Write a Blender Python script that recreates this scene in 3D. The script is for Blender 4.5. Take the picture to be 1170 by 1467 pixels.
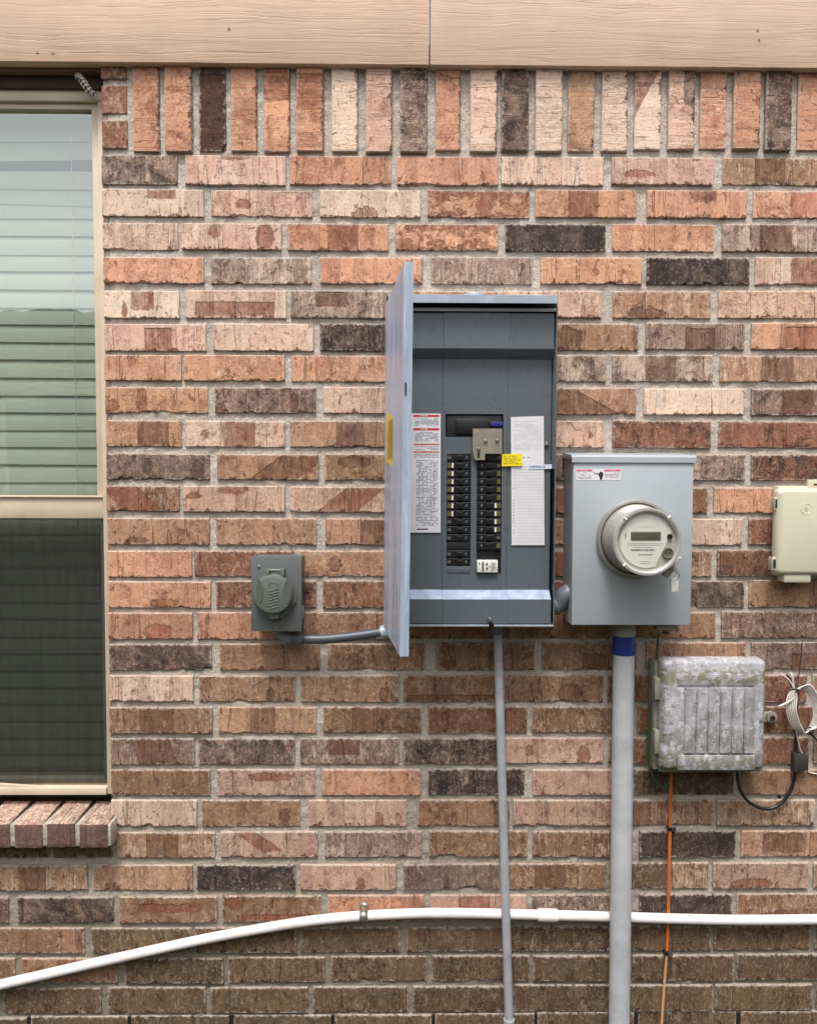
import bpy, bmesh, math, random
from mathutils import Vector, Matrix, noise
import re
S = bpy.context.scene
for o in list(bpy.data.objects): bpy.data.objects.remove(o)
col = S.collection
R = math.radians

# ---------------------------------------------------------------- camera
F = 1172.0                      # focal length in pixels of the 1170 x 1467 photograph
CAM = Vector((0.0, -1.934, 1.45))
YAW, PITCH, ROLL = R(0.63), R(2.73), R(0.18)
fwd = Vector((math.sin(YAW)*math.cos(PITCH), math.cos(YAW)*math.cos(PITCH), -math.sin(PITCH)))
right = fwd.cross(Vector((0, 0, 1))).normalized()
up = right.cross(fwd).normalized()
r2 = right*math.cos(ROLL) + up*math.sin(ROLL)
u2 = up*math.cos(ROLL) - right*math.sin(ROLL)
right, up = r2, u2
cd = bpy.data.cameras.new('camera'); cam = bpy.data.objects.new('camera', cd); col.objects.link(cam)
M4 = Matrix((right, up, -fwd)).transposed().to_4x4(); M4.translation = CAM
cam.matrix_world = M4
cd.sensor_fit = 'VERTICAL'; cd.sensor_height = 36; cd.sensor_width = 36*1170/1467
cd.lens = 36*F/1467; cd.clip_start = 0.05; cd.clip_end = 500
S.camera = cam

# ---------------------------------------------------------------- light
SUN_EL, SUN_AZ = R(64), R(190)      # azimuth from +Y, clockwise: in front of the wall (behind the camera)
w = bpy.data.worlds.new('World'); S.world = w; w.use_nodes = True
nt = w.node_tree; bg = nt.nodes['Background']
sky = nt.nodes.new('ShaderNodeTexSky'); sky.sky_type = 'NISHITA'; sky.sun_disc = False
sky.sun_elevation = SUN_EL; sky.sun_rotation = SUN_AZ; sky.air_density = 1.0; sky.dust_density = 4.0; sky.ozone_density = 1.0
hs = nt.nodes.new('ShaderNodeHueSaturation'); hs.inputs['Saturation'].default_value = 0.20
nt.links.new(sky.outputs[0], hs.inputs['Color']); nt.links.new(hs.outputs[0], bg.inputs[0])
bg.inputs[1].default_value = 0.14
sl = bpy.data.lights.new('sun', 'SUN'); sl.energy = 1.5; sl.angle = R(15); sl.color = (1, 0.97, 0.92)
so = bpy.data.objects.new('sun', sl); col.objects.link(so)
sd = Vector((math.sin(SUN_AZ)*math.cos(SUN_EL), math.cos(SUN_AZ)*math.cos(SUN_EL), math.sin(SUN_EL)))
so.rotation_euler = sd.to_track_quat('Z', 'Y').to_euler()
S.view_settings.view_transform = 'Standard'; S.view_settings.look = 'None'
S.view_settings.exposure = 0.86; S.view_settings.gamma = 1; S.view_settings.use_curve_mapping = False
S.render.engine = 'CYCLES'

# ---------------------------------------------------------------- helpers
def P(px, py, d=0.0):
    """photo pixel -> point on the plane standing d metres in front of the wall"""
    v = fwd + right*((px-585)/F) + up*((733.5-py)/F)
    t = (-d - CAM.y)/v.y
    return CAM + v*t
def X(px, py, d=0.0): return P(px, py, d).x
def Z(px, py, d=0.0): return P(px, py, d).z
def lin(c):
    return tuple(((x/255)/12.92 if x/255 <= 0.04045 else ((x/255+0.055)/1.055)**2.4) for x in c)
def tag(o, label=None, cat=None, group=None, kind=None):
    if label: o['label'] = label
    if cat: o['category'] = cat
    if group: o['group'] = group
    if kind: o['kind'] = kind
    return o
def link(name, me, mat=None, parent=None, loc=None):
    o = bpy.data.objects.new(name, me); col.objects.link(o)
    if mat is not None and me is not None and not me.materials: me.materials.append(mat)
    if parent: o.parent = parent
    if loc is not None: o.location = loc
    return o
def empty(name, label, cat, loc=(0, 0, 0), group=None):
    o = bpy.data.objects.new(name, None); col.objects.link(o); o.location = loc
    o.empty_display_size = 0.05
    return tag(o, label, cat, group)
class MB:
    """collects shapes into one mesh (world coordinates; rebased on the parent when built)"""
    def __init__(s): s.bm = bmesh.new()
    def box(s, x0, x1, y0, y1, z0, z1, bev=0.0, seg=2):
        b = bmesh.new(); bmesh.ops.create_cube(b, size=1)
        for v in b.verts:
            v.co = Vector(((x0+x1)/2+v.co.x*(x1-x0), (y0+y1)/2+v.co.y*(y1-y0), (z0+z1)/2+v.co.z*(z1-z0)))
        if bev: bmesh.ops.bevel(b, geom=b.edges[:], offset=bev, segments=seg, affect='EDGES', profile=0.5)
        s.add(b); return s
    def add(s, b, mat=None):
        if mat is not None: bmesh.ops.transform(b, matrix=mat, verts=b.verts)
        me = bpy.data.meshes.new('t'); b.to_mesh(me); b.free(); s.bm.from_mesh(me); bpy.data.meshes.remove(me)
    def cyl(s, a, b, r, r2=None, n=24, bev=0.0):
        a, b = Vector(a), Vector(b); d = b-a; L = d.length
        m = bmesh.new(); bmesh.ops.create_cone(m, cap_ends=True, segments=n, radius1=r, radius2=r if r2 is None else r2, depth=L)
        if bev:
            ed = [e for e in m.edges if abs(e.verts[0].co.z-e.verts[1].co.z) < 1e-6]
            bmesh.ops.bevel(m, geom=ed, offset=bev, segments=2, affect='EDGES')
        M = Matrix.Translation((a+b)/2) @ d.to_track_quat('Z', 'Y').to_matrix().to_4x4()
        s.add(m, M); return s
    def lathe(s, prof, c, ax=Vector((0, -1, 0)), n=48):
        """prof = [(radius, height along ax)]"""
        m = bmesh.new(); rings = []
        for r, h in prof:
            rings.append([m.verts.new((r*math.cos(2*math.pi*k/n), r*math.sin(2*math.pi*k/n), h)) for k in range(n)] if r > 1e-6 else [m.verts.new((0, 0, h))])
        for A, B in zip(rings, rings[1:]):
            for k in range(n):
                f = [A[k % len(A)], A[(k+1) % len(A)], B[(k+1) % len(B)], B[k % len(B)]]
                u = []
                for v in f:
                    if v not in u: u.append(v)
                if len(u) > 2:
                    try: m.faces.new(u)
                    except ValueError: pass
        bmesh.ops.recalc_face_normals(m, faces=m.faces)
        s.add(m, Matrix.Translation(Vector(c)) @ ax.to_track_quat('Z', 'Y').to_matrix().to_4x4()); return s
    def tube(s, pts, r, n=12, sub=6, cap=True):
        pts = [Vector(p) for p in pts]
        if sub > 1 and len(pts) > 2: pts = crom(pts, sub)
        m = bmesh.new(); rings = []; up0 = Vector((0.123, 0.94, 0.3)).normalized()
        for i, p in enumerate(pts):
            t = (pts[min(i+1, len(pts)-1)]-pts[max(i-1, 0)]).normalized()
            a = t.cross(up0).normalized(); b = a.cross(t)
            rr = r(i/(len(pts)-1)) if callable(r) else r
            rings.append([m.verts.new(p+a*(rr*math.cos(2*math.pi*k/n))+b*(rr*math.sin(2*math.pi*k/n))) for k in range(n)])
        for A, B in zip(rings, rings[1:]):
            for k in range(n): m.faces.new((A[k], A[(k+1) % n], B[(k+1) % n], B[k]))
        if cap: m.faces.new(rings[0]); m.faces.new(rings[-1][::-1])
        bmesh.ops.recalc_face_normals(m, faces=m.faces)
        s.add(m); return s
    def prism(s, pts, d, bev=0.0):
        """outline pts (world Vectors, planar) pushed by vector d"""
        m = bmesh.new(); vs = [m.verts.new(p) for p in pts]; f = m.faces.new(vs)
        r = bmesh.ops.extrude_face_region(m, geom=[f])
        bmesh.ops.translate(m, vec=d, verts=[v for v in r['geom'] if isinstance(v, bmesh.types.BMVert)])
        bmesh.ops.recalc_face_normals(m, faces=m.faces)
        if bev: bmesh.ops.bevel(m, geom=m.edges[:], offset=bev, segments=2, affect='EDGES')
        s.add(m); return s
    def quad(s, a, b, c, d):
        vs = [s.bm.verts.new(p) for p in (a, b, c, d)]; s.bm.faces.new(vs); return s
    def build(s, name, mat, parent=None, smooth=True, origin=None):
        bmesh.ops.remove_doubles(s.bm, verts=s.bm.verts, dist=1e-6)
        if smooth:
            for f in s.bm.faces: f.smooth = True
            for e in s.bm.edges:
                if len(e.link_faces) == 2 and e.calc_face_angle(0) > R(38): e.smooth = False
        org = Vector(origin) if origin is not None else sum((v.co for v in s.bm.verts), Vector())/max(1, len(s.bm.verts))
        bmesh.ops.translate(s.bm, vec=-org, verts=s.bm.verts)
        me = bpy.data.meshes.new(name); s.bm.to_mesh(me); s.bm.free()
        o = link(name, me, mat, parent)
        o.location = org - world_of(parent)
        return o
def world_of(o):
    p = Vector()
    while o is not None: p = p + o.location; o = o.parent
    return p
def crom(p, n):
    out = []
    for i in range(len(p)-1):
        a, b, c, d = p[max(i-1, 0)], p[i], p[i+1], p[min(i+2, len(p)-1)]
        for k in range(n):
            t = k/n
            out.append(0.5*((2*b)+(c-a)*t+(2*a-5*b+4*c-d)*t*t+(3*b-a-3*c+d)*t**3))
    out.append(p[-1]); return out
def text_mesh(body, size, c, mat, parent, name='lettering', align='CENTER', bold=0.0):
    cu = bpy.data.curves.new('t', 'FONT'); cu.body = body; cu.size = size; cu.align_x = align; cu.align_y = 'CENTER'; cu.offset = bold; cu.resolution_u = 2
    t = bpy.data.objects.new('t', cu); col.objects.link(t)
    me = bpy.data.meshes.new_from_object(t); bpy.data.objects.remove(t)
    M = Matrix.Rotation(R(90), 4, 'X'); me.transform(M); me.materials.clear()
    o = link(name, me, mat, parent); o.location = Vector(c)-world_of(parent); return o

# ---------------------------------------------------------------- node helpers
class NT:
    def __init__(s, name):
        s.m = bpy.data.materials.new(name); s.m.use_nodes = True; s.t = s.m.node_tree
        s.b = s.t.nodes['Principled BSDF']; s.out = s.t.nodes['Material Output']
    def n(s, typ, **kw):
        x = s.t.nodes.new(typ)
        for k, v in kw.items(): setattr(x, k, v)
        return x
    def set(s, sock, v):
        if hasattr(v, 'links') or isinstance(v, bpy.types.NodeSocket): s.t.links.new(v, sock)
        elif isinstance(v, (tuple, list)) and len(v) == 3 and sock.type == 'RGBA': sock.default_value = (*v, 1)
        else: sock.default_value = v
    def math(s, op, a, b=0.0, c=None, clamp=False):
        x = s.n('ShaderNodeMath', operation=op, use_clamp=clamp); s.set(x.inputs[0], a); s.set(x.inputs[1], b)
        if c is not None: s.set(x.inputs[2], c)
        return x.outputs[0]
    def mapr(s, v, a, b, c=0.0, d=1.0, smooth=True):
        x = s.n('ShaderNodeMapRange', interpolation_type='SMOOTHSTEP' if smooth else 'LINEAR')
        s.set(x.inputs[0], v); s.set(x.inputs[1], a); s.set(x.inputs[2], b); s.set(x.inputs[3], c); s.set(x.inputs[4], d); return x.outputs[0]
    def noise(s, vec, scale, detail=3, rough=0.55, dist=0.0, dims='3D'):
        x = s.n('ShaderNodeTexNoise', noise_dimensions=dims)
        s.set(x.inputs['Vector'], vec); s.set(x.inputs['Scale'], scale); s.set(x.inputs['Detail'], detail)
        s.set(x.inputs['Roughness'], rough); s.set(x.inputs['Distortion'], dist); return x.outputs[0]
    def vmul(s, v, k):
        x = s.n('ShaderNodeVectorMath', operation='MULTIPLY'); s.set(x.inputs[0], v); s.set(x.inputs[1], k); return x.outputs[0]
    def vadd(s, v, k):
        x = s.n('ShaderNodeVectorMath', operation='ADD'); s.set(x.inputs[0], v); s.set(x.inputs[1], k); return x.outputs[0]
    def sep(s, v):
        x = s.n('ShaderNodeSeparateXYZ'); s.set(x.inputs[0], v); return x.outputs
    def comb(s, a, b, c):
        x = s.n('ShaderNodeCombineXYZ'); s.set(x.inputs[0], a); s.set(x.inputs[1], b); s.set(x.inputs[2], c); return x.outputs[0]
    def mix(s, f, a, b, mode='MIX'):
        x = s.n('ShaderNodeMix', data_type='RGBA', blend_type=mode); s.set(x.inputs[0], f); s.set(x.inputs[6], a); s.set(x.inputs[7], b); return x.outputs[2]
    def attr(s, name, typ='OBJECT'):
        x = s.n('ShaderNodeAttribute', attribute_type=typ, attribute_name=name); return x
    def bump(s, h, strength=0.5, dist=0.002, nrm=None):
        x = s.n('ShaderNodeBump'); s.set(x.inputs['Height'], h); x.inputs['Strength'].default_value = strength; x.inputs['Distance'].default_value = dist
        if nrm is not None: s.set(x.inputs['Normal'], nrm)
        return x.outputs[0]
    def obj(s): return s.n('ShaderNodeTexCoord').outputs['Object']
    def pos(s): return s.n('ShaderNodeNewGeometry').outputs['Position']
    def fin(s, color=None, rough=0.6, metal=0.0, normal=None, spec=None):
        if color is not None: s.set(s.b.inputs['Base Color'], color)
        s.set(s.b.inputs['Roughness'], rough); s.set(s.b.inputs['Metallic'], metal)
        if normal is not None: s.set(s.b.inputs['Normal'], normal)
        if spec is not None: s.set(s.b.inputs['Specular IOR Level'], spec)
        return s.m

def schlick(k, f0):
    ge = k.n('ShaderNodeNewGeometry'); d = k.n('ShaderNodeVectorMath', operation='DOT_PRODUCT')
    k.t.links.new(ge.outputs['Incoming'], d.inputs[0]); k.t.links.new(ge.outputs['Normal'], d.inputs[1])
    a = k.math('SUBTRACT', 1.0, k.math('ABSOLUTE', d.outputs['Value']), clamp=True)
    return k.math('ADD', f0, k.math('MULTIPLY', k.math('POWER', a, 5.0), 1-f0), clamp=True)
def plain(name, rgb, rough=0.5, metal=0.0, var=0.12, scale=30, dirt=None, bump=0.0, spec=None, dirt_amt=0.5):
    """painted / plastic / metal surface with slight mottling and grime"""
    k = NT(name); p = k.pos(); c = lin(rgb)
    n1 = k.noise(p, scale, 5, 0.6); n2 = k.noise(p, scale*9, 3, 0.6)
    cc = k.mix(k.mapr(n1, 0.3, 0.75), tuple(x*(1-var) for x in c), tuple(min(1, x*(1+var)) for x in c))
    if dirt is not None:
        m = k.math('MULTIPLY', k.mapr(k.noise(k.vadd(p, (3, 7, 1)), scale*0.6, 8, 0.72), 0.52, 0.72), dirt_amt)
        cc = k.mix(m, cc, lin(dirt))
    rr = k.mapr(n2, 0.2, 0.8, max(0.03, rough-0.07), min(1, rough+0.08))
    nr = k.bump(n2, bump, 0.001) if bump else None
    return k.fin(cc, rr, metal, nr, spec)

# ---------------------------------------------------------------- brick materials
MORTAR = (0.56, 0.49, 0.43)
def brick_material(name, geom=False):
    k = NT(name)
    if geom:
        ob = k.pos(); colr = k.attr('base', 'GEOMETRY').outputs['Color']; seed = 0.0
        wash, soot = 0.35, 0.1
        uv = k.n('ShaderNodeTexCoord').outputs['UV']
    else:
        tc = k.n('ShaderNodeTexCoord'); oi = k.n('ShaderNodeObjectInfo')
        uv = tc.outputs['UV']
        seed = k.math('MULTIPLY', oi.outputs['Random'], 57.0)
        ob = k.vadd(tc.outputs['Object'], k.comb(seed, k.math('MULTIPLY', seed, 1.7), k.math('MULTIPLY', seed, 0.37)))
        colr = oi.outputs['Color']
        wash = k.attr('wash').outputs['Fac']; soot = k.attr('soot').outputs['Fac']
    u, v, _ = k.sep(uv)
    streak = k.noise(k.vmul(ob, (230, 60, 14)), 1.0, 3, 0.6)
    streak2 = k.noise(k.vmul(ob, (60, 30, 9)), 1.0, 4, 0.65)
    big = k.noise(ob, 22, 4, 0.6, 0.8)
    big2 = k.noise(k.vadd(ob, (5, 3, 9)), 38, 6, 0.7, 1.0)
    grit = k.noise(ob, 260, 4, 0.75)
    grit2 = k.noise(ob, 480, 3, 0.7)
    vor = k.n('ShaderNodeTexVoronoi'); k.set(vor.inputs['Vector'], ob); vor.inputs['Scale'].default_value = 150
    pits = k.math('MULTIPLY', k.mapr(vor.outputs['Distance'], 0.12, 0.20, 1, 0), k.mapr(k.noise(ob, 70, 3), 0.50, 0.54))
    # tone over tone
    c = k.mix(k.mapr(big, 0.40, 0.66), k.mix(1.0, colr, (1.12, 1.12, 1.10), 'MULTIPLY'), k.mix(1.0, colr, (0.58, 0.47, 0.42), 'MULTIPLY'))
    big3 = k.noise(k.vadd(k.vmul(ob, (1, 1, 1.6)), (15, 2, 8)), 55, 5, 0.7, 1.4)
    c = k.mix(k.math('MULTIPLY', k.mapr(big3, 0.51, 0.56), 0.6), c, k.mix(1.0, colr, (0.60, 0.50, 0.46), 'MULTIPLY'))
    c = k.mix(k.math('MULTIPLY', k.mapr(big3, 0.38, 0.45, 1, 0), 0.6), c, k.mix(1.0, colr, (1.30, 1.28, 1.22), 'MULTIPLY'))
    c = k.mix(k.math('MULTIPLY', k.mapr(streak2, 0.4, 0.7), 0.5), c, k.mix(1.0, colr, (1.22, 1.2, 1.16), 'MULTIPLY'))
    # pale slip dragged down the face
    wm = k.math('ADD', k.math('MULTIPLY', big2, 0.65), k.math('MULTIPLY', streak, 0.42))
    wm = k.math('ADD', wm, k.math('MULTIPLY', streak2, 0.25))
    th = k.math('SUBTRACT', 0.90, k.math('MULTIPLY', wash, 0.42))
    wmask = k.mapr(k.math('SUBTRACT', wm, th), -0.07, 0.12)
    c = k.mix(k.math('MULTIPLY', wmask, 0.8), c, k.mix(0.2, lin((240, 214, 192)), colr))
    # extruded bands across the face with hairlines between them
    x1d = k.math('ADD', k.sep(ob)[0], k.math('MULTIPLY', k.math('SUBTRACT', k.noise(ob, 40, 3), 0.5), 0.004))
    vb = k.n('ShaderNodeTexVoronoi', voronoi_dimensions='1D'); k.set(vb.inputs['W'], x1d); vb.inputs['Scale'].default_value = 34
    ve = k.n('ShaderNodeTexVoronoi', voronoi_dimensions='1D', feature='DISTANCE_TO_EDGE'); k.set(ve.inputs['W'], x1d); ve.inputs['Scale'].default_value = 34
    br = k.sep(vb.outputs['Color'])
    c = k.mix(k.mapr(br[0], 0.62, 0.72, 0, .55), c, k.mix(1.0, colr, (0.80, 0.74, 0.72), 'MULTIPLY'))
    c = k.mix(k.mapr(br[1], 0.62, 0.75, 0, .5), c, k.mix(1.0, colr, (1.22, 1.18, 1.10), 'MULTIPLY'))
    hair = k.math('MULTIPLY', k.mapr(ve.outputs['Distance'], 0.018, 0.05, 1, 0), k.mapr(k.noise(k.vmul(ob, (40, 40, 25)), 1.0, 2), 0.52, 0.60))
    c = k.mix(k.math('MULTIPLY', hair, 0.6), c, k.mix(1.0, colr, (0.42, 0.34, 0.32), 'MULTIPLY'))
    # curled pale smears and torn red scars
    sma = k.noise(k.vadd(k.vmul(ob, (1, 1, .55)), (31, 2, 8)), 48, 8, 0.72, 2.2)
    c = k.mix(k.math('MULTIPLY', k.mapr(sma, 0.53, 0.60), k.math('ADD', 0.18, k.math('MULTIPLY', wash, 0.75), clamp=True)), c, k.mix(0.4, lin((236, 212, 190)), colr))
    smb = k.noise(k.vadd(k.vmul(ob, (1, 1, .7)), (3, 21, 4)), 42, 8, 0.74, 1.8)
    scar = k.mapr(smb, 0.60, 0.625)
    c = k.mix(k.math('MULTIPLY', scar, 0.75), c, k.mix(1.0, colr, (0.50, 0.40, 0.38), 'MULTIPLY'))
    # kiln soot, speckled
    sm = k.math('ADD', k.math('MULTIPLY', k.noise(k.vadd(ob, (1, 8, 2)), 19, 6, 0.68, 0.9), 0.95), k.math('MULTIPLY', grit, 0.42))
    st = k.math('SUBTRACT', 1.06, k.math('MULTIPLY', soot, 0.50))
    smask = k.mapr(k.math('SUBTRACT', sm, st), -0.16, 0.16)
    c = k.mix(k.math('MULTIPLY', smask, 0.9), c, lin((54, 47, 46)))
    pep = k.mapr(k.noise(k.vadd(ob, (7, 7, 7)), 210, 3, 0.7), 0.60, 0.66)
    c = k.mix(k.math('MULTIPLY', pep, k.math('ADD', 0.34, k.math('MULTIPLY', soot, 0.4), clamp=True)), c, lin((78, 58, 52)))
    salt = k.mapr(k.noise(k.vadd(ob, (17, 3, 7)), 190, 3, 0.7), 0.60, 0.66)
    c = k.mix(k.math('MULTIPLY', salt, k.math('ADD', 0.2, k.math('MULTIPLY', wash, 0.4), clamp=True)), c, lin((236, 208, 184)))
    h = k.math('ADD', k.math('MULTIPLY', streak, 0.32), k.math('MULTIPLY', grit, 0.8))
    h = k.math('ADD', h, k.math('MULTIPLY', wmask, 0.25))
    h = k.math('SUBTRACT', h, k.math('MULTIPLY', scar, 1.1))
    h = k.math('ADD', h, k.math('MULTIPLY', sma, 0.8))
    if not geom:
        wob = k.math('MULTIPLY', k.math('SUBTRACT', k.noise(ob, 70, 6, 0.78, 0.6), 0.5), 0.16)
        wob2 = k.math('MULTIPLY', k.math('SUBTRACT', k.noise(k.vadd(ob, (9, 9, 2)), 60, 6, 0.78, 0.6), 0.5), 0.75)
        # one fired-in patch: u0,u1,v0,v1 and slant
        pa = k.attr('patch'); x0, x1, y0 = k.sep(pa.outputs['Vector']); y1 = k.attr('patch_top').outputs['Fac']
        slant = k.attr('slant').outputs['Fac']; wobk = k.attr('wobble').outputs['Fac']
        uu = k.math('ADD', k.math('ADD', u, k.math('MULTIPLY', wob, wobk)), k.math('MULTIPLY', k.math('SUBTRACT', v, 0.5), slant))
        vv = k.math('ADD', v, k.math('MULTIPLY', wob2, wobk))
        m = k.math('MULTIPLY', k.mapr(k.math('SUBTRACT', uu, x0), -0.004, 0.006), k.mapr(k.math('SUBTRACT', x1, uu), -0.004, 0.006))
        m = k.math('MULTIPLY', m, k.mapr(k.math('SUBTRACT', vv, y0), -0.02, 0.03))
        pm = k.math('MULTIPLY', m, k.mapr(k.math('SUBTRACT', y1, vv), -0.02, 0.03))
        # two chips / thumb marks: centre and radii
        for nm in ('chip_a', 'chip_b'):
            a = k.attr(nm); cx, cy, rx = k.sep(a.outputs['Vector'])
            du = k.math('DIVIDE', k.math('SUBTRACT', k.math('ADD', u, k.math('MULTIPLY', wob, 0.9)), cx), k.math('MAXIMUM', rx, 0.001))
            ry = k.attr(nm+'_r').outputs['Fac']
            dv = k.math('DIVIDE', k.math('SUBTRACT', k.math('ADD', v, k.math('MULTIPLY', wob2, 0.8)), cy), k.math('MAXIMUM', ry, 0.001))
            d2 = k.math('ADD', k.math('MULTIPLY', du, du), k.math('MULTIPLY', dv, dv))
            pm = k.math('MAXIMUM', pm, k.math('MULTIPLY', k.mapr(d2, 0.85, 1.1, 1, 0), k.mapr(rx, 0.0, 0.005)))
        # mottled all-over patches
        mo = k.attr('mottle').outputs['Fac']
        edge = k.math('MULTIPLY', k.math('ABSOLUTE', k.math('SUBTRACT', v, 0.5)), 0.35)
        mm = k.mapr(k.math('ADD', k.noise(k.vadd(ob, (2, 4, 6)), 34, 4, 0.62, 1.2), edge), 0.56, 0.585)
        pm = k.math('MAXIMUM', pm, k.math('MULTIPLY', mm, mo))
        # dragged scar along the lower edge, and broken arris
        n1 = k.noise(k.comb(k.math('MULTIPLY', k.sep(ob)[0], 45), k.math('MULTIPLY', seed, 3.1), 0.0), 1.0, 4, 0.75)
        lip = k.mapr(k.math('SUBTRACT', k.math('MULTIPLY', k.math('SUBTRACT', n1, 0.45), 0.9), v), 0.0, 0.02)
        chipa = k.attr('chip', 'GEOMETRY').outputs['Fac']
        pcol = k.attr('patch_color').outputs['Color']
        pc = k.mix(k.mapr(streak2, 0.3, 0.7), k.mix(1.0, pcol, (0.82, 0.8, 0.78), 'MULTIPLY'), k.mix(1.0, pcol, (1.3, 1.27, 1.25), 'MULTIPLY'))
        pc = k.mix(k.math('MULTIPLY', k.mapr(grit, 0.62, 0.75), 0.4), pc, lin((220, 185, 160)))
        c = k.mix(k.math('MULTIPLY', pm, k.mapr(k.math('ADD', k.math('MULTIPLY', big2, .6), k.math('MULTIPLY', streak, .4)), 0.35, 0.6, 0.35, 0.9)), c, pc)
        c = k.mix(k.math('MULTIPLY', k.math('MAXIMUM', lip, k.mapr(chipa, 0.45, 0.8)), 0.85), c, k.mix(1.0, pcol, (0.62, 0.54, 0.52), 'MULTIPLY'))
        h = k.math('SUBTRACT', h, k.math('MULTIPLY', pm, 1.1))
        h = k.math('SUBTRACT', h, k.math('MULTIPLY', lip, 1.3))
        # hairline vertical cracks
        cr = k.noise(k.comb(k.math('MULTIPLY', k.sep(ob)[0], 38), k.math('MULTIPLY', k.sep(ob)[2], 1.5), k.math('MULTIPLY', seed, 2.3)), 1.0, 2, 0.5)
        crm = k.mapr(k.math('ABSOLUTE', k.math('SUBTRACT', cr, 0.62)), 0.0, 0.007, 1, 0)
        c = k.mix(k.math('MULTIPLY', crm, 0.5), c, k.mix(1.0, pcol, (0.5, 0.42, 0.4), 'MULTIPLY'))
        h = k.math('SUBTRACT', h, k.math('MULTIPLY', crm, 0.9))
        # mortar smears at the arrises
        ex = k.math('MINIMUM', k.math('MULTIPLY', k.math('MINIMUM', u, k.math('SUBTRACT', 1.0, u)), 4.0), k.math('MINIMUM', v, k.math('SUBTRACT', 1.0, v)))
        ms = k.math('MULTIPLY', k.mapr(k.math('SUBTRACT', k.math('MULTIPLY', k.noise(k.vadd(ob, (4, 1, 3)), 95, 4, 0.7), 0.5), ex), 0.17, 0.25), 0.6)
        c = k.mix(ms, c, MORTAR)
    c = k.mix(k.math('MULTIPLY', k.mapr(grit2, 0.35, 0.65), 0.55), c, k.mix(1.0, c, (0.72, 0.7, 0.68), 'MULTIPLY'))
    c = k.mix(k.math('MULTIPLY', pits, 0.7), c, lin((88, 62, 52)))
    h = k.math('SUBTRACT', h, k.math('MULTIPLY', pits, 0.8))
    return k.fin(c, 0.93, 0, k.bump(h, 0.9, 0.0024), 0.15)
m_brick = brick_material('fired brick'); m_brick_far = brick_material('fired brick beyond the frame', True)

k = NT('mortar'); p = k.pos(); g1 = k.noise(p, 190, 5, 0.78); g2 = k.noise(p, 14, 5, 0.6); g3 = k.noise(p, 70, 4, 0.7)
c = k.mix(k.mapr(g1, 0.35, 0.7), (0.47, 0.40, 0.34), (0.72, 0.64, 0.56))
c = k.mix(k.math('MULTIPLY', k.mapr(g2, 0.45, 0.7), 0.35), c, (0.34, 0.29, 0.24))
c = k.mix(k.math('MULTIPLY', k.mapr(g3, 0.58, 0.7), 0.4), c, (0.70, 0.66, 0.60))
# soil splash and algae low on the wall
zz = k.math('ADD', k.sep(p)[2], k.math('MULTIPLY', g2, 0.12))
c = k.mix(k.mapr(zz, 0.36, 0.52, 0.72, 0.0), c, (0.17, 0.145, 0.095))
c = k.mix(k.math('MULTIPLY', k.mapr(zz, 0.55, 1.35, 0.42, 0.0), k.mapr(g3, 0.25, 0.6)), c, (0.27, 0.235, 0.17))  # weaker darkening that reaches further up and fades out
m_mortar = k.fin(c, 0.95, 0, k.bump(k.math('ADD', g1, k.math('MULTIPLY', g3, 1.8)), 1.0, 0.0035), 0.1)

# ---------------------------------------------------------------- the brick wall
random.seed(4)
TONE = {'O': (206, 155, 128), 'P': (208, 173, 155), 'W': (222, 196, 179), 'T': (178, 141, 115), 'R': (144, 103, 85),
        'B': (148, 124, 112), 'D': (100, 86, 79), 'M': (114, 95, 75), 'L': (155, 122, 98)}
WASH = {'O': 0.25, 'P': 0.5, 'W': 0.85, 'T': 0.3, 'R': 0.25, 'B': 0.35, 'D': 0.12, 'M': 0.05, 'L': 0.3}
SOOT = {'O': 0.05, 'P': 0.12, 'W': 0.0, 'T': 0.2, 'R': 0.3, 'B': 0.6, 'D': 0.95, 'M': 0.25, 'L': 0.25}
wall = empty('brick_wall', 'mottled red, tan and charcoal brick wall carrying the meter and breaker panel', 'wall', (0, 0, 0))

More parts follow.
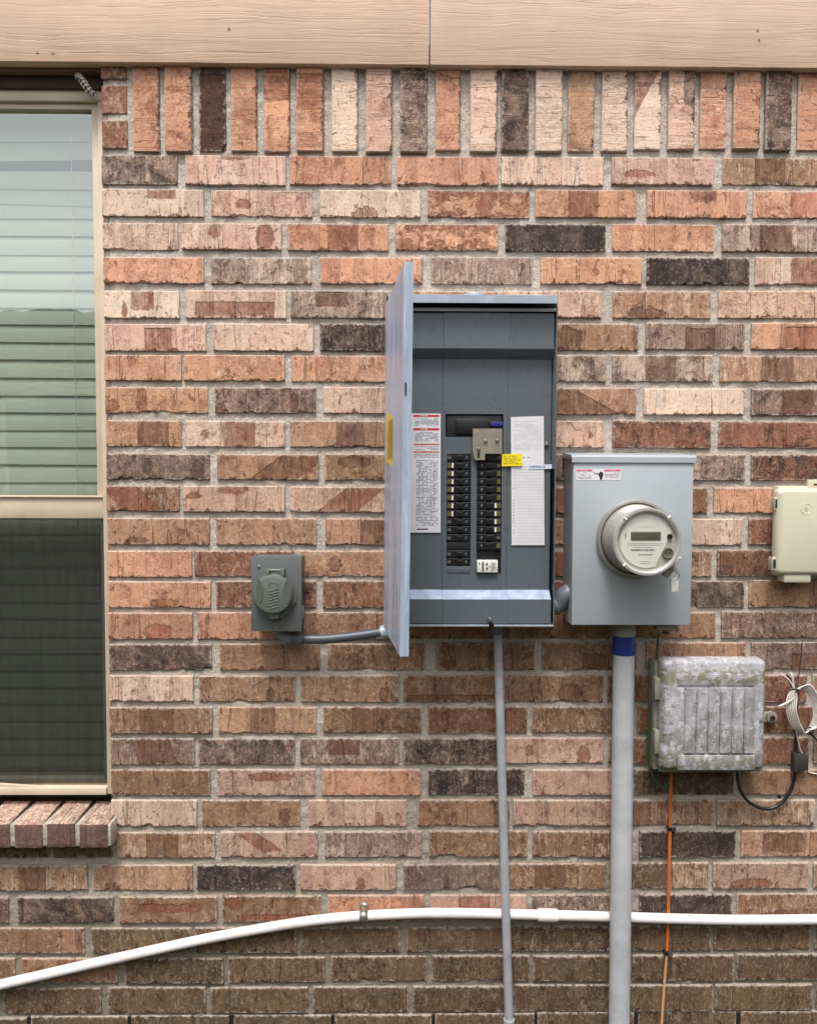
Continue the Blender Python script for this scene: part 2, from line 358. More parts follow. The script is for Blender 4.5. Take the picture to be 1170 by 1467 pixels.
def brick_mesh(L, H, depth, rag=1.0, nx=None):
    """front lies in the XZ plane at y=0, centre at the origin, chipped arrises"""
    nx = nx or max(6, int(L/0.0085)); nz = 6; sd = random.random()*100
    rows = []
    e = 0.0018
    zs = [-H/2, -H/2+e*1.2, -H/6, H/6, H/2-e, H/2]
    vs, chip, uvs = [], [], []
    def N(a, b): return noise.noise(Vector((a, b, sd)))
    for j, z in enumerate(zs):
        for i in range(nx+1):
            x = -L/2 + L*i/nx
            y = 0.0007*N(x*30, z*30)
            zz = z; ch = 0.0
            if i in (0, nx): x -= (1 if i else -1)*(0.0006+0.0012*abs(N(z*160, 7))); y += 0.0016
            if i == 1: x = -L/2+e+0.0008*N(z*150, 3)
            if i == nx-1: x = L/2-e+0.0008*N(z*150, 5)
            if j == 0: y += 0.0085; zz += 0.0004*N(x*300, 1); ch = 1.0
            if j == 1:
                a = (N(x*30, 11)+0.6*N(x*95, 13)+0.5*N(x*210, 15))*min(1, max(0.05, 0.45+2.2*N(x*11, 23)))
                zz += rag*(0.0006+0.0064*min(1.0, max(0, a*1.7-0.05))); y -= 0.0004; ch = 0.0
            if j == 4: zz -= 0.0002+0.0012*max(0, N(x*60, 17))
            if j == 5: y += 0.0022; zz += 0.0005*N(x*120, 19)
            vs.append((x, y, zz)); chip.append(ch); uvs.append(((x+L/2)/L, (zz+H/2)/H))
    W = nx+1; fs = []
    for j in range(5):
        for i in range(nx): fs.append((j*W+i, j*W+i+1, (j+1)*W+i+1, (j+1)*W+i))
    nf = len(fs)
    ring = [i for i in range(W)] + [j*W+nx for j in range(1, 6)] + [5*W+i for i in range(nx-1, -1, -1)] + [j*W for j in range(4, 0, -1)]
    base = len(vs)
    for r in ring:
        x, y, z = vs[r]; vs.append((x, depth, z)); chip.append(0.9); uvs.append(uvs[r])
    n = len(ring)
    for q in range(n): fs.append((ring[q], base+q, base+(q+1) % n, ring[(q+1) % n]))
    me = bpy.data.meshes.new('brick'); me.from_pydata(vs, [], fs); me.update()
    ul = me.uv_layers.new(name='UVMap')
    for l in me.loops: ul.data[l.index].uv = uvs[l.vertex_index]
    at = me.attributes.new('chip', 'FLOAT', 'POINT')
    at.data.foreach_set('value', chip)
    for pidx, pl in enumerate(me.polygons): pl.use_smooth = False
    me.materials.append(m_brick); return me
def jit(c, a=0.07):
    f = 1+random.uniform(-a, a); return tuple(min(1, x*f*(1+random.uniform(-0.025, 0.025))) for x in c)
def put_brick(x0, x1, z0, z1, cls, depth=0.03, rot=False, name='brick', parent=None, yoff=None, z_dir=None, rag=None, **ft):
    L, H = (x1-x0, z1-z0) if not rot else (z1-z0, x1-x0)
    me = brick_mesh(L, H, depth, random.choice([0.3, 0.8, 1.0, 1.3]) if rag is None else rag)
    o = link(name, me, None, parent or wall)
    o.location = ((x0+x1)/2, (random.uniform(-0.0018, 0.0018) if yoff is None else yoff), (z0+z1)/2)
    if rot: o.rotation_euler = (0, R(-90), 0)
    else: o.rotation_euler = (R(random.uniform(-.8, .8)), R(random.uniform(-.25, .25)), R(random.uniform(-.35, .35)))
    b = jit(lin(TONE[cls]), .13); dm = ft.get('dim', 1.0); b = tuple(t*dm for t in b); o.color = (*b, 1)
    pr = lambda kk, v: o.__setitem__(kk, v)
    pr('wash', WASH[cls]*random.uniform(0.6, 1.35) if 'w' not in ft else ft['w']*.8)
    pr('soot', SOOT[cls]*random.uniform(0.85, 1.1) if 'k' not in ft else min(ft['k'], .85)*.95)
    r = ft.get('r')
    if r is None and ft.get('rnd') and cls != 'M' and random.random() < 0.4:
        a = random.uniform(.15, .6); r = (a, a+random.uniform(.15, .3), random.choice([-1, -1, .3]), random.choice([2, 2, .6]))
    if r is None: r = (9., 9., 0.)
    if len(r) == 2: r = (r[0], r[1], -1., 2.)
    r = [float(t) for t in r]+[2.]
    pr('patch', r[:3]); pr('patch_top', r[3]); pr('slant', float(ft.get('s', 0.0))); pr('wobble', float(ft.get('wob', 0.35)))
    for kk, nm in (('b', 'chip_a'), ('c', 'chip_b')):
        q = ft.get(kk)
        if q is None and ft.get('rnd') and cls != 'M' and random.random() < 0.35:
            q = (random.uniform(.1, .9), random.uniform(.1, .9), random.uniform(.015, .04), random.uniform(.1, .25))
        q = q or (9., 9., 0., 0.)
        pr(nm, [float(t) for t in q[:3]]); pr(nm+'_r', float(q[3]))
    pr('mottle', float(ft.get('m', 0.0)))
    pc = lin(ft.get('pc', (136, 88, 70) if cls in 'OPWR' else (108, 76, 61)))
    if cls in 'MD': pc = tuple(t*0.6 for t in pc)
    pr('patch_color', [pc[0], pc[1], pc[2], 1.0])
    return o

def rw(l, lb, r, rb): return (l, lb, r, rb)
# course: (top and bottom at x=215, top and bottom at x=1100), bricks (x0, x1, tone, marks)
B = lambda x0, x1, tone, **f: (x0, x1, tone, f)
COURSES = [
 ((223, 265, 227, 266), [B(146, 254, 'B', k=.75, w=.7), B(266, 409, 'P', b=(.5, .98, .14, .12)), B(415, 560, 'O'), B(569, 713, 'O'), B(718, 864, 'P', w=1.), B(876, 1021, 'P', b=(.28, .4, .16, .13), w=.5), B(1035, 1180, 'T', r=(.32, .62), wob=.1)]),
 ((272, 311, 273.5, 313), [B(147, 292, 'W', w=1., r=(.45, .72, .65, 2)), B(303, 447, 'P', k=.5, b=(.31, .48, .08, .16)), B(458, 602, 'W', w=.9, b=(.45, .15, .13, .28)), B(613, 758, 'O', m=1., b=(.55, .45, .08, .25)), B(766, 911, 'O', r=(.33, .62), wob=.1), B(926, 1069, 'O', b=(.56, .9, .13, .35)), B(1079, 1224, 'O', r=(.37, 2.), pc=(178, 122, 102), wob=.1)]),
 ((320, 358, 322, 361), [B(147, 255, 'P', w=.7, k=.15), B(260, 403, 'P', b=(.34, .75, .06, .3), c=(.83, .5, .09, .45)), B(412, 556, 'O', r=(.4, .7), wob=.1), B(566, 713, 'O', m=1.), B(724, 867, 'D', k=1.35, w=0), B(877, 1023, 'O', w=.2), B(1034, 1180, 'B', r=(.37, .68), wob=.1, w=.8)]),
 ((369, 407, 369, 408), [B(148, 292, 'O', w=.45), B(302, 446, 'B', w=.9), B(459, 605, 'O', w=.1), B(618, 762, 'B', w=1.), B(774, 919, 'O'), B(926, 1073, 'D', k=1.1, w=.2), B(1081, 1226, 'P', r=(.36, 2.), wob=.1)]),
 ((417, 456, 417.6, 456), [B(150, 257, 'W'), B(266, 410, 'P', r=(.1, .88, .1, .6)), B(416, 562, 'B', r=(.25, .54, .4, .95), w=.9, wob=.1), B(569, 712, 'T'), B(720, 861, 'P', w=.6), B(877, 1018, 'T', b=(.35, .2, .2, .22), k=.3), B(1029, 1175, 'P')]),
 ((465, 503, 463.5, 501), [B(152, 295, 'P', r=(.4, .66, -1, .85), wob=.12, w=.5), B(306, 449, 'P', w=.8), B(458, 602, 'D', w=.5, k=.85), B(766, 914, 'T', b=(.32, .4, .14, .5)), B(925, 1066, 'B', r=(.4, .7, -1, .8), k=.4), B(1076, 1222, 'O', r=(.33, .66, -1, .85), wob=.15, pc=(160, 104, 88))]),
 ((509, 546, 510, 548), [B(152, 260, 'O', b=(.36, .85, .05, .25), w=.3), B(264, 408, 'O', w=.45), B(417, 560, 'O', w=.6), B(722, 868, 'B', w=.9), B(877, 1021, 'B', r=(.33, .63), w=1., wob=.1), B(1031, 1180, 'T', r=(.4, .7), wob=.1, w=.6)]),
 ((555, 592, 557, 595), [B(153, 298, 'O', b=(.06, .3, .08, .25), c=(.36, .5, .05, .5), k=.15), B(308, 452, 'B', b=(.06, .22, .05, .2), c=(.78, .4, .04, .35), k=.7), B(464, 607, 'P', w=.8), B(770, 911, 'T', r=(-1, .6, -1, 2), s=.5, wob=.2), B(922, 1065, 'W', w=.9), B(1076, 1222, 'B', r=(.3, .6), wob=.1)]),
 ((603, 640, 604, 642), [B(154, 260, 'T', r=(.42, .83), wob=.1), B(265, 408, 'P', r=(.4, .7), b=(.2, .5, .04, .2), wob=.15, w=.8), B(416, 560, 'T', r=(.46, .72), wob=.12, pc=(118, 90, 80)), B(722, 864, 'P'), B(877, 1018, 'R', k=.6, c=(.72, .12, .1, .16)), B(1029, 1176, 'R', k=.55, w=.2)]),
 ((651, 688, 652, 688), [B(154, 300, 'B', b=(.4, .55, .05, .28), c=(.88, .35, .06, .4), pc=(78, 62, 56)), B(311, 456, 'T', r=(.48, .95, -1, 2), s=-.35, wob=.2, w=.2), B(465, 608, 'L', b=(.3, .7, .16, .2)), B(722, 814, 'B'), B(925, 1067, 'B', k=.75, w=.8), B(1076, 1222, 'R', k=.8, w=.3)]),
 ((697, 733, 699, 736), [B(154, 257, 'R', w=.6, r=(.08, .6, -1, 2), s=.35), B(262, 408, 'P', b=(.5, .85, .15, .16), c=(.12, .6, .07, .12)), B(415, 560, 'P', r=(.42, .8, -1, 2), s=-.3), B(770, 862, 'R'), B(870, 1013, 'R', k=.3), B(1022, 1168, 'O', w=.2, k=.15)]),
 ((743, 781, 744, 781), [B(154, 300, 'T', w=.2, b=(.3, .2, .12, .12)), B(310, 453, 'T', w=.4), B(466, 610, 'T', r=(.35, 2., -1, 2), wob=.1), B(770, 862, 'T'), B(916, 1063, 'P', w=1., pc=(150, 100, 90)), B(1072, 1218, 'R', w=.3)]),
 ((790, 827, 788.5, 826), [B(156, 275, 'O', w=.3, pc=(165, 105, 82)), B(279, 424, 'R', w=.3), B(430, 575, 'T', b=(.35, .5, .06, .3)), B(770, 862, 'R'), B(870, 1019, 'L', w=.6), B(1027, 1172, 'R', k=.6, w=.1)]),
 ((833.5, 871, 832, 870.5), [B(157, 302, 'O', w=.15, b=(.55, .2, .14, .18), pc=(150, 100, 74)), B(309, 453, 'R', k=.65, w=.3), B(463, 607, 'R', k=.45, w=.5), B(760, 918, 'R', k=.3), B(925, 1066, 'B', k=.8, w=.1), B(1073, 1218, 'L', w=.1)]),
 ((878, 916, 877, 915), [B(158, 276, 'O', b=(.58, .3, .17, .3), pc=(150, 92, 76), w=.2), B(283, 428, 'O', w=.3), B(435, 580, 'T', w=.3), B(588, 730, 'T'), B(737, 872, 'T'), B(880, 1025, 'T', w=.3), B(1033, 1178, 'B', k=.5, m=.6)]),
 ((923.5, 961, 921, 959.5), [B(160, 303, 'B', k=.95, w=.2), B(315, 458, 'L', k=.3, w=.2), B(469, 608, 'L', w=.5), B(626, 765, 'L', b=(.12, .25, .08, .16), w=.2), B(776, 912, 'L', r=(.42, .72, -1, .6), wob=.15), B(925, 1068, 'T', w=.3), B(1076, 1220, 'B', k=.7, r=(.4, .9, -1, .6))]),
 ((969, 1005, 967, 1006), [B(160, 277, 'P', w=.9, k=.2), B(285, 423, 'L', w=.4, c=(.74, .25, .04, .3)), B(431, 571, 'L', w=.4, b=(.85, .3, .05, .28)), B(578, 715, 'L', r=(.05, .95, -1, .28)), B(722, 864, 'L', b=(.66, .3, .12, .35), w=.4), B(870, 1003, 'R'), B(1010, 1155, 'R', w=.3), B(1163, 1300, 'T')]),
 ((1014, 1051, 1013, 1050), [B(161, 304, 'L', r=(.3, .62), wob=.1), B(313, 453, 'T', r=(.33, .58), wob=.1), B(463, 603, 'L', w=.3, r=(.3, .68), wob=.15), B(613, 755, 'R', w=.2), B(763, 905, 'L', w=.4), B(913, 1068, 'R'), B(1077, 1222, 'R', w=.2)]),
 ((1059, 1096, 1057, 1094), [B(161, 278, 'B', k=.5, r=(.3, .75), s=.1), B(284, 422, 'B', k=.8, w=.5), B(430, 571, 'B', r=(.3, .6, .35, 2), k=.4, wob=.1), B(577, 715, 'B', k=1.1, w=.6), B(722, 864, 'P', b=(.25, .5, .04, .25), c=(.8, .3, .06, .4), w=.4), B(872, 1002, 'L'), B(1010, 1157, 'R'), B(1165, 1305, 'L', w=.5)]),
 ((1103.5, 1140, 1103, 1139), [B(161, 301, 'L', w=.15), B(311, 451, 'P', b=(.55, .72, .24, .14), w=.4), B(462, 602, 'O', w=.35), B(613, 751, 'D', k=1.15, w=.5), B(763, 900, 'P', w=.3), B(908, 1051, 'M', k=.6), B(1062, 1208, 'L', w=.1)]),
 ((1147, 1184.5, 1147, 1183), [B(165, 282, 'P', w=.9), B(289, 430, 'L', b=(.84, .4, .05, .3), w=.2), B(441, 582, 'P', b=(.73, .25, .04, .3), c=(.92, .3, .04, .2), w=.3), B(598, 730, 'L', b=(.82, .9, .04, .12), w=.3), B(735, 877, 'P', w=.3), B(884, 1021, 'L', r=(-1, .35), w=.6), B(1027, 1166, 'L', w=.8), B(1173, 1310, 'T')]),
 ((1193, 1229, 1191, 1227.5), [B(-66, 70, 'M', k=.1), B(76, 160, 'M', k=.2), B(168, 308, 'T', r=(.3, .62), wob=.15, w=.6), B(316, 455, 'P', r=(.33, .55, .25, 2), s=.4, wob=.6, w=.4), B(465, 604, 'B', w=.7, k=.3), B(614, 755, 'L', w=.4), B(763, 905, 'L', k=.25, w=.5), B(915, 1053, 'D', k=.7, w=0), B(1061, 1205, 'T', r=(.22, .62, .2, .9), wob=.7, w=.4)]),
 ((1240, 1276, 1237, 1273), [B(-13, 125, 'L', r=(.3, .58), w=.7, wob=.1), B(134, 276, 'T', w=.5, b=(.2, .1, .08, .2)), B(282, 423, 'D', k=.85, w=.4), B(430, 567, 'P', b=(.63, .25, .04, .25), w=.2, pc=(120, 80, 66)), B(577, 715, 'B', k=.45, w=.4), B(722, 868, 'L', w=.5, r=(.3, .6)), B(873, 955, 'M', w=.3), B(962, 1014, 'L', w=.7), B(1021, 1157, 'P', b=(.4, .2, .22, .2), w=.3, k=.15), B(1165, 1305, 'L')]),
 ((1285, 1321.5, 1281, 1318), [B(-120, 12, 'B', k=.5), B(25, 162, 'B', k=.85, w=.1), B(171, 311, 'L', r=(.2, .83, .4, .72), wob=.5, w=.2, pc=(128, 78, 60)), B(319, 460, 'L', b=(.12, .8, .09, .3), r=(.2, .83, .1, .3), wob=.5, w=.2, pc=(128, 78, 60)), B(469, 607, 'O', w=.05), B(616, 754, 'P', r=(.3, .62), wob=.1, w=.3), B(762, 903, 'B', w=.6), B(915, 1048, 'D', k=.8, w=.1), B(1055, 1200, 'L', b=(.45, .1, .2, .3), w=.5)]),
 ((1330, 1366, 1327.5, 1362), [B(-20, 121, 'L', w=.2), B(131, 275, 'M', w=.3), B(280, 425, 'M'), B(431, 573, 'M'), B(582, 724, 'M'), B(729, 873, 'M', w=.2), B(880, 1018, 'M'), B(1023, 1160, 'M'), B(1167, 1305, 'M')]),
 ((1373, 1409, 1368.5, 1404.5), [B(-115, 22, 'L', w=.2), B(31, 168, 'L', w=.1), B(179, 320, 'M'), B(327, 465, 'M', w=.15), B(474, 611, 'M'), B(618, 758, 'M'), B(763, 900, 'M'), B(905, 1050, 'M'), B(1054, 1195, 'M')]),
 ((1416, 1452.5, 1411, 1448), [B(-140, -2, 'M'), B(6, 145, 'M', k=.35), B(155, 295, 'M'), B(302, 441, 'M'), B(448, 585, 'M'), B(591, 728, 'M'), B(735, 873, 'M'), B(880, 1020, 'M', k=.4), B(1024, 1162, 'M'), B(1169, 1305, 'M')]),
 ((1457, 1494, 1449, 1487), [B(-100, 39, 'M'), B(44, 183, 'M'), B(189, 328, 'M'), B(335, 474, 'M'), B(479, 618, 'M'), B(623, 765, 'M'), B(770, 908, 'M'), B(914, 1054, 'M'), B(1061, 1200, 'M')]),
 ((1500, 1537, 1491, 1528), [B(-30, 110, 'M'), B(117, 258, 'M'), B(265, 405, 'M'), B(412, 550, 'M'), B(557, 696, 'M'), B(702, 842, 'M'), B(848, 985, 'M'), B(992, 1130, 'M')]),
]
ROWZ = []
nb = 0
for (tl, bl, tr, br), bricks in COURSES:
    for x0, x1, cl, ft in bricks:
        xm = (x0+x1)/2; t = (xm-215)/885
        ty, by = tl+(tr-tl)*t+random.uniform(-.6, .6), bl+(br-bl)*t+random.uniform(-.6, .6)
        a = P(x0, (ty+by)/2); b = P(x1, (ty+by)/2)
        z1 = Z(xm, ty); z0 = Z(xm, by)
        edge = x0 < 170 and ty < 1190
        xa = a.x+random.uniform(-.0008, .0008)
        if edge: xa = X(152, 640)-0.0015+random.uniform(-.001, .001)
        f = dict(ft)
        if len(ft) == 0: f['rnd'] = True
        if ty > 860: f['dim'] = .82 if cl in 'PWO' else .88  # dirt and the shade towards the ground put into the lower courses' colour
        put_brick(xa-(0 if edge else .0009), b.x+.0009, z0-.0011, z1+.0009, cl, depth=0.095 if edge else 0.03, **f); nb += 1
    ROWZ.append((Z(585, tl+(tr-tl)*.42), Z(585, bl+(br-bl)*.42)))
XW = X(152, 640)       # the reveal of the window opening
# soldier course under the board
SOLD = [(191, 229, 'O', {}), (237, 276, 'O', {}), (285, 324, 'D', dict(k=.75, r=(-1, .72, -1, 2))), (331, 369, 'O', dict(w=.2)), (378, 416, 'O', dict(r=(.48, .8), wob=.2)),
        (425, 464, 'O', dict(r=(.38, .72), wob=.3)), (475, 513, 'W', {}), (524, 562, 'P', dict(w=.5)), (573, 612, 'B', dict(k=.75)), (624, 660, 'O', dict(w=.1)),
        (673, 712, 'P', dict(w=1.)), (718, 757, 'B', dict(k=.8, w=.2)), (766, 805, 'W', {}), (813, 852, 'T', dict(w=.3)), (861, 899, 'P', dict(w=1.)),
        (908, 947, 'W', dict(r=(.55, 2., -1, 2), s=.5)), (956, 995, 'P', dict(r=(.45, 2., -1, .45), s=-.2, pc=(96, 80, 76))), (1002, 1041, 'O', dict(w=.5)), (1049, 1088, 'O', dict(w=.3)),
        (1095, 1133, 'B', dict(k=.8)), (1142, 1180, 'O', {}), (1189, 1228, 'T', {}), (1236, 1275, 'O', {})]
for x0, x1, cl, ft in SOLD:
    xm = (x0+x1)/2; zb = Z(xm, 217.5-(xm-600)*.0035+random.uniform(-1.6, 2.0)); zt = zb+0.243
    put_brick(X(x0, 155), X(x1, 155), zb, zt, cl, rot=True, yoff=-random.uniform(0.001, 0.009), **ft)
for (t, b_), cl in (((78, 113.5), 'R'), ((122, 163), 'R'), ((171, 213), 'R')):
    put_brick(XW, X(182, 150), Z(165, b_), Z(165, t), cl, depth=0.095, w=.55, k=.1, rag=.2)
# rowlock sill under the window
x = X(154, 1198, .05); wpx = (41.5/F)*(1.934-.05); jpx = (5.6/F)*(1.934-.05); ztop = Z(100, 1181, .05); zbot = Z(100, 1216, .05)
j = 0
sillmb = MB()
while x > -1.62:
    xa = x-wpx
    # tall narrow brick laid on edge: modelled as a block with its own chipped front
    b = MB(); bb = bmesh.new(); bmesh.ops.create_cube(bb, size=1)
    bmesh.ops.subdivide_edges(bb, edges=bb.edges[:], cuts=5, use_grid_fill=True)
    L_, D_, H_ = wpx, 0.115, ztop-zbot
    for v in bb.verts:
        q = Vector((v.co.x*L_, v.co.y*D_, v.co.z*H_))
        # back rises slightly
        if v.co.z > 0: q.z += (v.co.y+.5)*0.010
        for ax in range(3):
            pass
        e = [abs(abs(v.co[a])-.5) < 1e-4 for a in range(3)]
        if sum(e) >= 2:
            for a in range(3):
                if e[a]: q[a] -= math.copysign(0.0012+0.0008*random.random(), v.co[a])
        q += Vector([random.uniform(-.0004, .0004) for _ in range(3)])
        v.co = q
    me = bpy.data.meshes.new('sill_brick'); bb.to_mesh(me); bb.free()
    ul = me.uv_layers.new(name='UVMap')
    for l in me.loops:
        co = me.vertices[l.vertex_index].co; ul.data[l.index].uv = (0.5, 0.5)
    at = me.attributes.new('chip', 'FLOAT', 'CORNER')
    for pl in me.polygons:
        for li in pl.loop_indices: at.data[li].value = 1.0 if pl.normal.y < -.7 or pl.normal.x > .7 else 0.0
    o = link('sill_brick', me, m_brick, wall); o.location = ((x+xa)/2, -0.05+D_/2+0.002*random.random(), (ztop+zbot)/2+random.uniform(-.0012, .0012))
    for pl in me.polygons: pl.use_smooth = False
    c0 = jit(lin((160, 134, 122)), .1); o.color = (*c0, 1)
    o['wash'] = 0.55; o['soot'] = 0.2; o['patch'] = [9., 9., 0.]; o['patch_top'] = 0.; o['slant'] = 0.; o['wobble'] = 0.
    for nm in ('chip_a', 'chip_b'): o[nm] = [9., 9., 0.]; o[nm+'_r'] = 0.
    o['mottle'] = 0.0; o['patch_color'] = [.20, .125, .098, 1.]
    x = xa-jpx; j += 1
sx1 = X(160, 1198, .04); 
MB().box(-1.66, sx1, -0.044, 0.075, zbot+0.003, ztop-0.003, .002).build('sill_mortar', m_mortar, wall)

# mortar bed: one wavy sheet behind the brick faces, cut out at the window
ZT = Z(585, 60); ztw = 2.5
x0, x1, z0, z1, st = -2.4, 1.75, 0.0, Z(585, 60), 0.0085
nx, nz = int((x1-x0)/st), int((z1-z0)/st)
vs = []; idx = {}
fs = []
def inwin(xx, zz): return -1.63 < xx < XW+0.0125 and zz > zbot+0.02
for jz in range(nz+1):
    for ix in range(nx+1):
        xx = x0+ix*st; zz = z0+jz*st
        y = 0.0058+0.0034*noise.noise(Vector((xx*22, zz*50, 1)))+0.0028*noise.noise(Vector((xx*130, zz*130, 4)))
        if -1.66 < xx < XW+0.02 and zz > zbot: y += 0
        vs.append((xx, y, zz))
for jz in range(nz):
    for ix in range(nx):
        xx = x0+(ix+.5)*st; zz = z0+(jz+.5)*st
        if not inwin(xx, zz):
            a = jz*(nx+1)+ix; fs.append((a, a+1, a+nx+2, a+nx+1))
me = bpy.data.meshes.new('mortar'); me.from_pydata(vs, [], fs); me.polygons.foreach_set('use_smooth', [True]*len(fs)); me.update()
mo = link('mortar', me, m_mortar, wall)
# mortar in the window reveal
MB().box(XW+0.003, XW+0.03, 0.009, 0.10, Z(150, 1145), Z(150, 85)).build('reveal_mortar', m_mortar, wall)
# core of the wall behind (closes it for side views)
MB().box(XW+0.02, 1.75, 0.03, 0.20, 0.0, 2.45).box(-1.8, XW+0.02, 0.08, 0.20, 0.0, zbot+0.02).box(-2.4, -1.63, 0.03, 0.20, 0.0, 2.45).build('wall_core', plain('block core', (120, 110, 100), .9), wall, False)
# bricks beyond the frame as one part
vs = []; fs = []; cols = []
def addb(a, b, c, d, tone):
    base = len(vs); y0, y1 = random.uniform(-.001, .001), .02
    vs.extend([(a, y0, c), (b, y0, c), (b, y0, d), (a, y0, d), (a, y1, c), (b, y1, c), (b, y1, d), (a, y1, d)])
    for q in ((0, 1, 2, 3), (1, 5, 6, 2), (5, 4, 7, 6), (4, 0, 3, 7), (3, 2, 6, 7), (4, 5, 1, 0)): fs.append([base+i for i in q]); cols.append(tone)
for r, (zt, zb) in enumerate(ROWZ):
    low = r >= 24
    end = X(COURSES[r][1][-1][1], (COURSES[r][0][0]+COURSES[r][0][1])/2)+0.011
    while end < 1.72:
        addb(end, min(end+.243, 1.74), zb, zt, lin(TONE['M' if low else random.choice('OOPTTRBL')])); end += .254
    if zt < zbot+.06: end = X(COURSES[r][1][0][0], COURSES[r][0][0])-0.011
    else: end = -1.64
    while end > -2.35:
        addb(max(end-.243, -2.38), end, zb, zt, lin(TONE['M' if low else random.choice('OOPTTRBL')])); end -= .254
zb = ROWZ[0][0]+0.011
xx = X(1290, 155)
while xx < 1.7: addb(xx, xx+.066, zb, zb+.243, lin(TONE[random.choice('OPTB')])); xx += .0775
xx = -1.71
while xx > -2.36: addb(xx, xx+.066, zb, zb+.243, lin(TONE[random.choice('OPTB')])); xx -= .0775
me = bpy.data.meshes.new('brick_field'); me.from_pydata(vs, [], fs); me.update()
ca = me.color_attributes.new('base', 'FLOAT_COLOR', 'CORNER')
for pl in me.polygons:
    for li in pl.loop_indices: ca.data[li].color = (*cols[pl.index], 1)
o = link('brick_field', me, m_brick_far, wall); o['kind'] = 'stuff'
# weep slots in the lowest course
m_black = plain('black gap', (14, 12, 11), .9)
for px in (41.5, 186, 331, 476.5, 620.5, 767, 911, 1057.5):
    zc = Z(px, 1472-(px/1170)*8)
    MB().box(X(px-2.4, 1460), X(px+2.4, 1460), 0.0015, 0.012, zc-.03, zc+.022).build('weep_hole', m_black, wall)

# ---------------------------------------------------------------- painted boards above the wall
def board_mat(name, rgb, off):
    k = NT(name); p = k.vadd(k.pos(), off); x_, y_, z_ = k.sep(p)
    warp = k.noise(k.vmul(p, (3.2, 1, 11)), 1.0, 4, 0.55)
    z2 = k.math('ADD', z_, k.math('MULTIPLY', k.math('SUBTRACT', warp, 0.5), 0.040))
    q = k.comb(k.math('MULTIPLY', x_, 0.7), 0.0, k.math('MULTIPLY', z2, 125.0))
    g = k.noise(q, 1.0, 3, 0.6, 0.3)
    ridge = k.mapr(k.math('ABSOLUTE', k.math('SUBTRACT', g, 0.5)), 0.0, 0.035, 1, 0)
    q2 = k.comb(k.math('MULTIPLY', x_, 3.5), 0.0, k.math('MULTIPLY', z2, 210.0))
    g2 = k.noise(q2, 1.0, 2, 0.5)
    msk = k.mapr(k.noise(k.vmul(p, (2.5, 1, 14)), 1.0, 2), 0.35, 0.6)
    h = k.math('ADD', k.math('MULTIPLY', ridge, k.math('ADD', k.math('MULTIPLY', msk, -1.0), -0.25)), k.math('MULTIPLY', g2, 0.8))
    c = k.mix(k.mapr(k.noise(p, 7, 5, .6), .3, .75), tuple(t*.93 for t in lin(rgb)), tuple(t*1.05 for t in lin(rgb)))
    c = k.mix(k.math('MULTIPLY', k.mapr(k.noise(p, 90, 3, .7), .70, .76), .45), c, lin((150, 115, 88)))
    return k.fin(c, 0.62, 0, k.bump(h, 0.42, 0.0018), .3)
m_board = board_mat('tan board paint', (204, 174, 150), (0, 0, 0)); m_board2 = board_mat('tan board paint right', (202, 173, 151), (3.3, 0, 0.71))
fb = empty('frieze_board', 'pair of tan wood-grained trim boards along the top of the wall', 'trim', P(614, 60, .02))
zl0, zl1 = Z(300, 90, .022), Z(900, 95.5, .022)
MB().box(-2.4, X(614.3, 50, .022), -.022, .03, zl0, zl0+.235, .0015).build('board', m_board, fb)
MB().box(X(616.2, 50, .022), 1.75, -.0235, .03, zl1, zl1+.236, .0015).build('board', m_board2, fb)
MB().box(-2.4, 1.75, -.030, .03, zl0+.240, zl0+.48, .002).build('board', m_board, fb)
for a_, b_ in ((54, 75), (76, 76), (1085, 43), (1087, 57), (328, 41)):
    c_ = P(a_, b_, .0232 if a_ < 600 else .0245); MB().lathe([(0, .0002), (.0022, .0006), (.0030, 0)], c_, n=10).build('nail_head', plain('rusty nail spot', (150, 112, 84), .7), fb)
m_brown = plain('dark brown soffit', (70, 48, 34), .85, var=.3)
# head of the window recess
MB().box(-1.64, XW+.003, 0.03, .12, zl0-.035, zl0+.1).build('head_board', m_brown, fb)
MB().box(-1.64, XW, 0.006, .03, zl0-.008, zl0+.03, .002).build('head_strip', plain('brown strip', (112, 82, 62), .7), fb)

# ---------------------------------------------------------------- window
m_al = plain('almond vinyl', (203, 187, 164), .42, var=.07, scale=12, dirt=(150, 122, 92), dirt_amt=.35)
win = empty('window', 'almond framed single hung window with dark insect screen on its lower sash', 'window', (-1.15, .05, .64))
YF, YS, YL = 0.040, 0.050, 0.030        # outer frame face, upper sash face, lower frame
zt_ = Z(60, 128, -YF); zb_ = Z(80, 1140, -YL); xr_ = XW-.001
xin = lambda y: 0
fr = MB()
xs = X(139, 600, -YF)
fr.box(xr_-.022, xr_, YF, .10, zb_, zt_-.026, .0015)
fr.box(-1.62, xr_, YF, .10, zt_-.026, zt_, .0015)
fr.box(-1.62, -1.598, YF, .10, zb_, zt_-.026, .0015)
fr.box(-1.598, xr_-.022, .034, .10, zb_, zb_+.018, .0015)
fr.build('frame', m_al, win)
# outer nail fin edge, the brownish strip beside the bricks
MB().box(xr_-.0055, xr_+.001, .022, YF-.001, zb_, zt_, .001).build('edge_bead', plain('brown caulk', (140, 104, 84), .8), win)
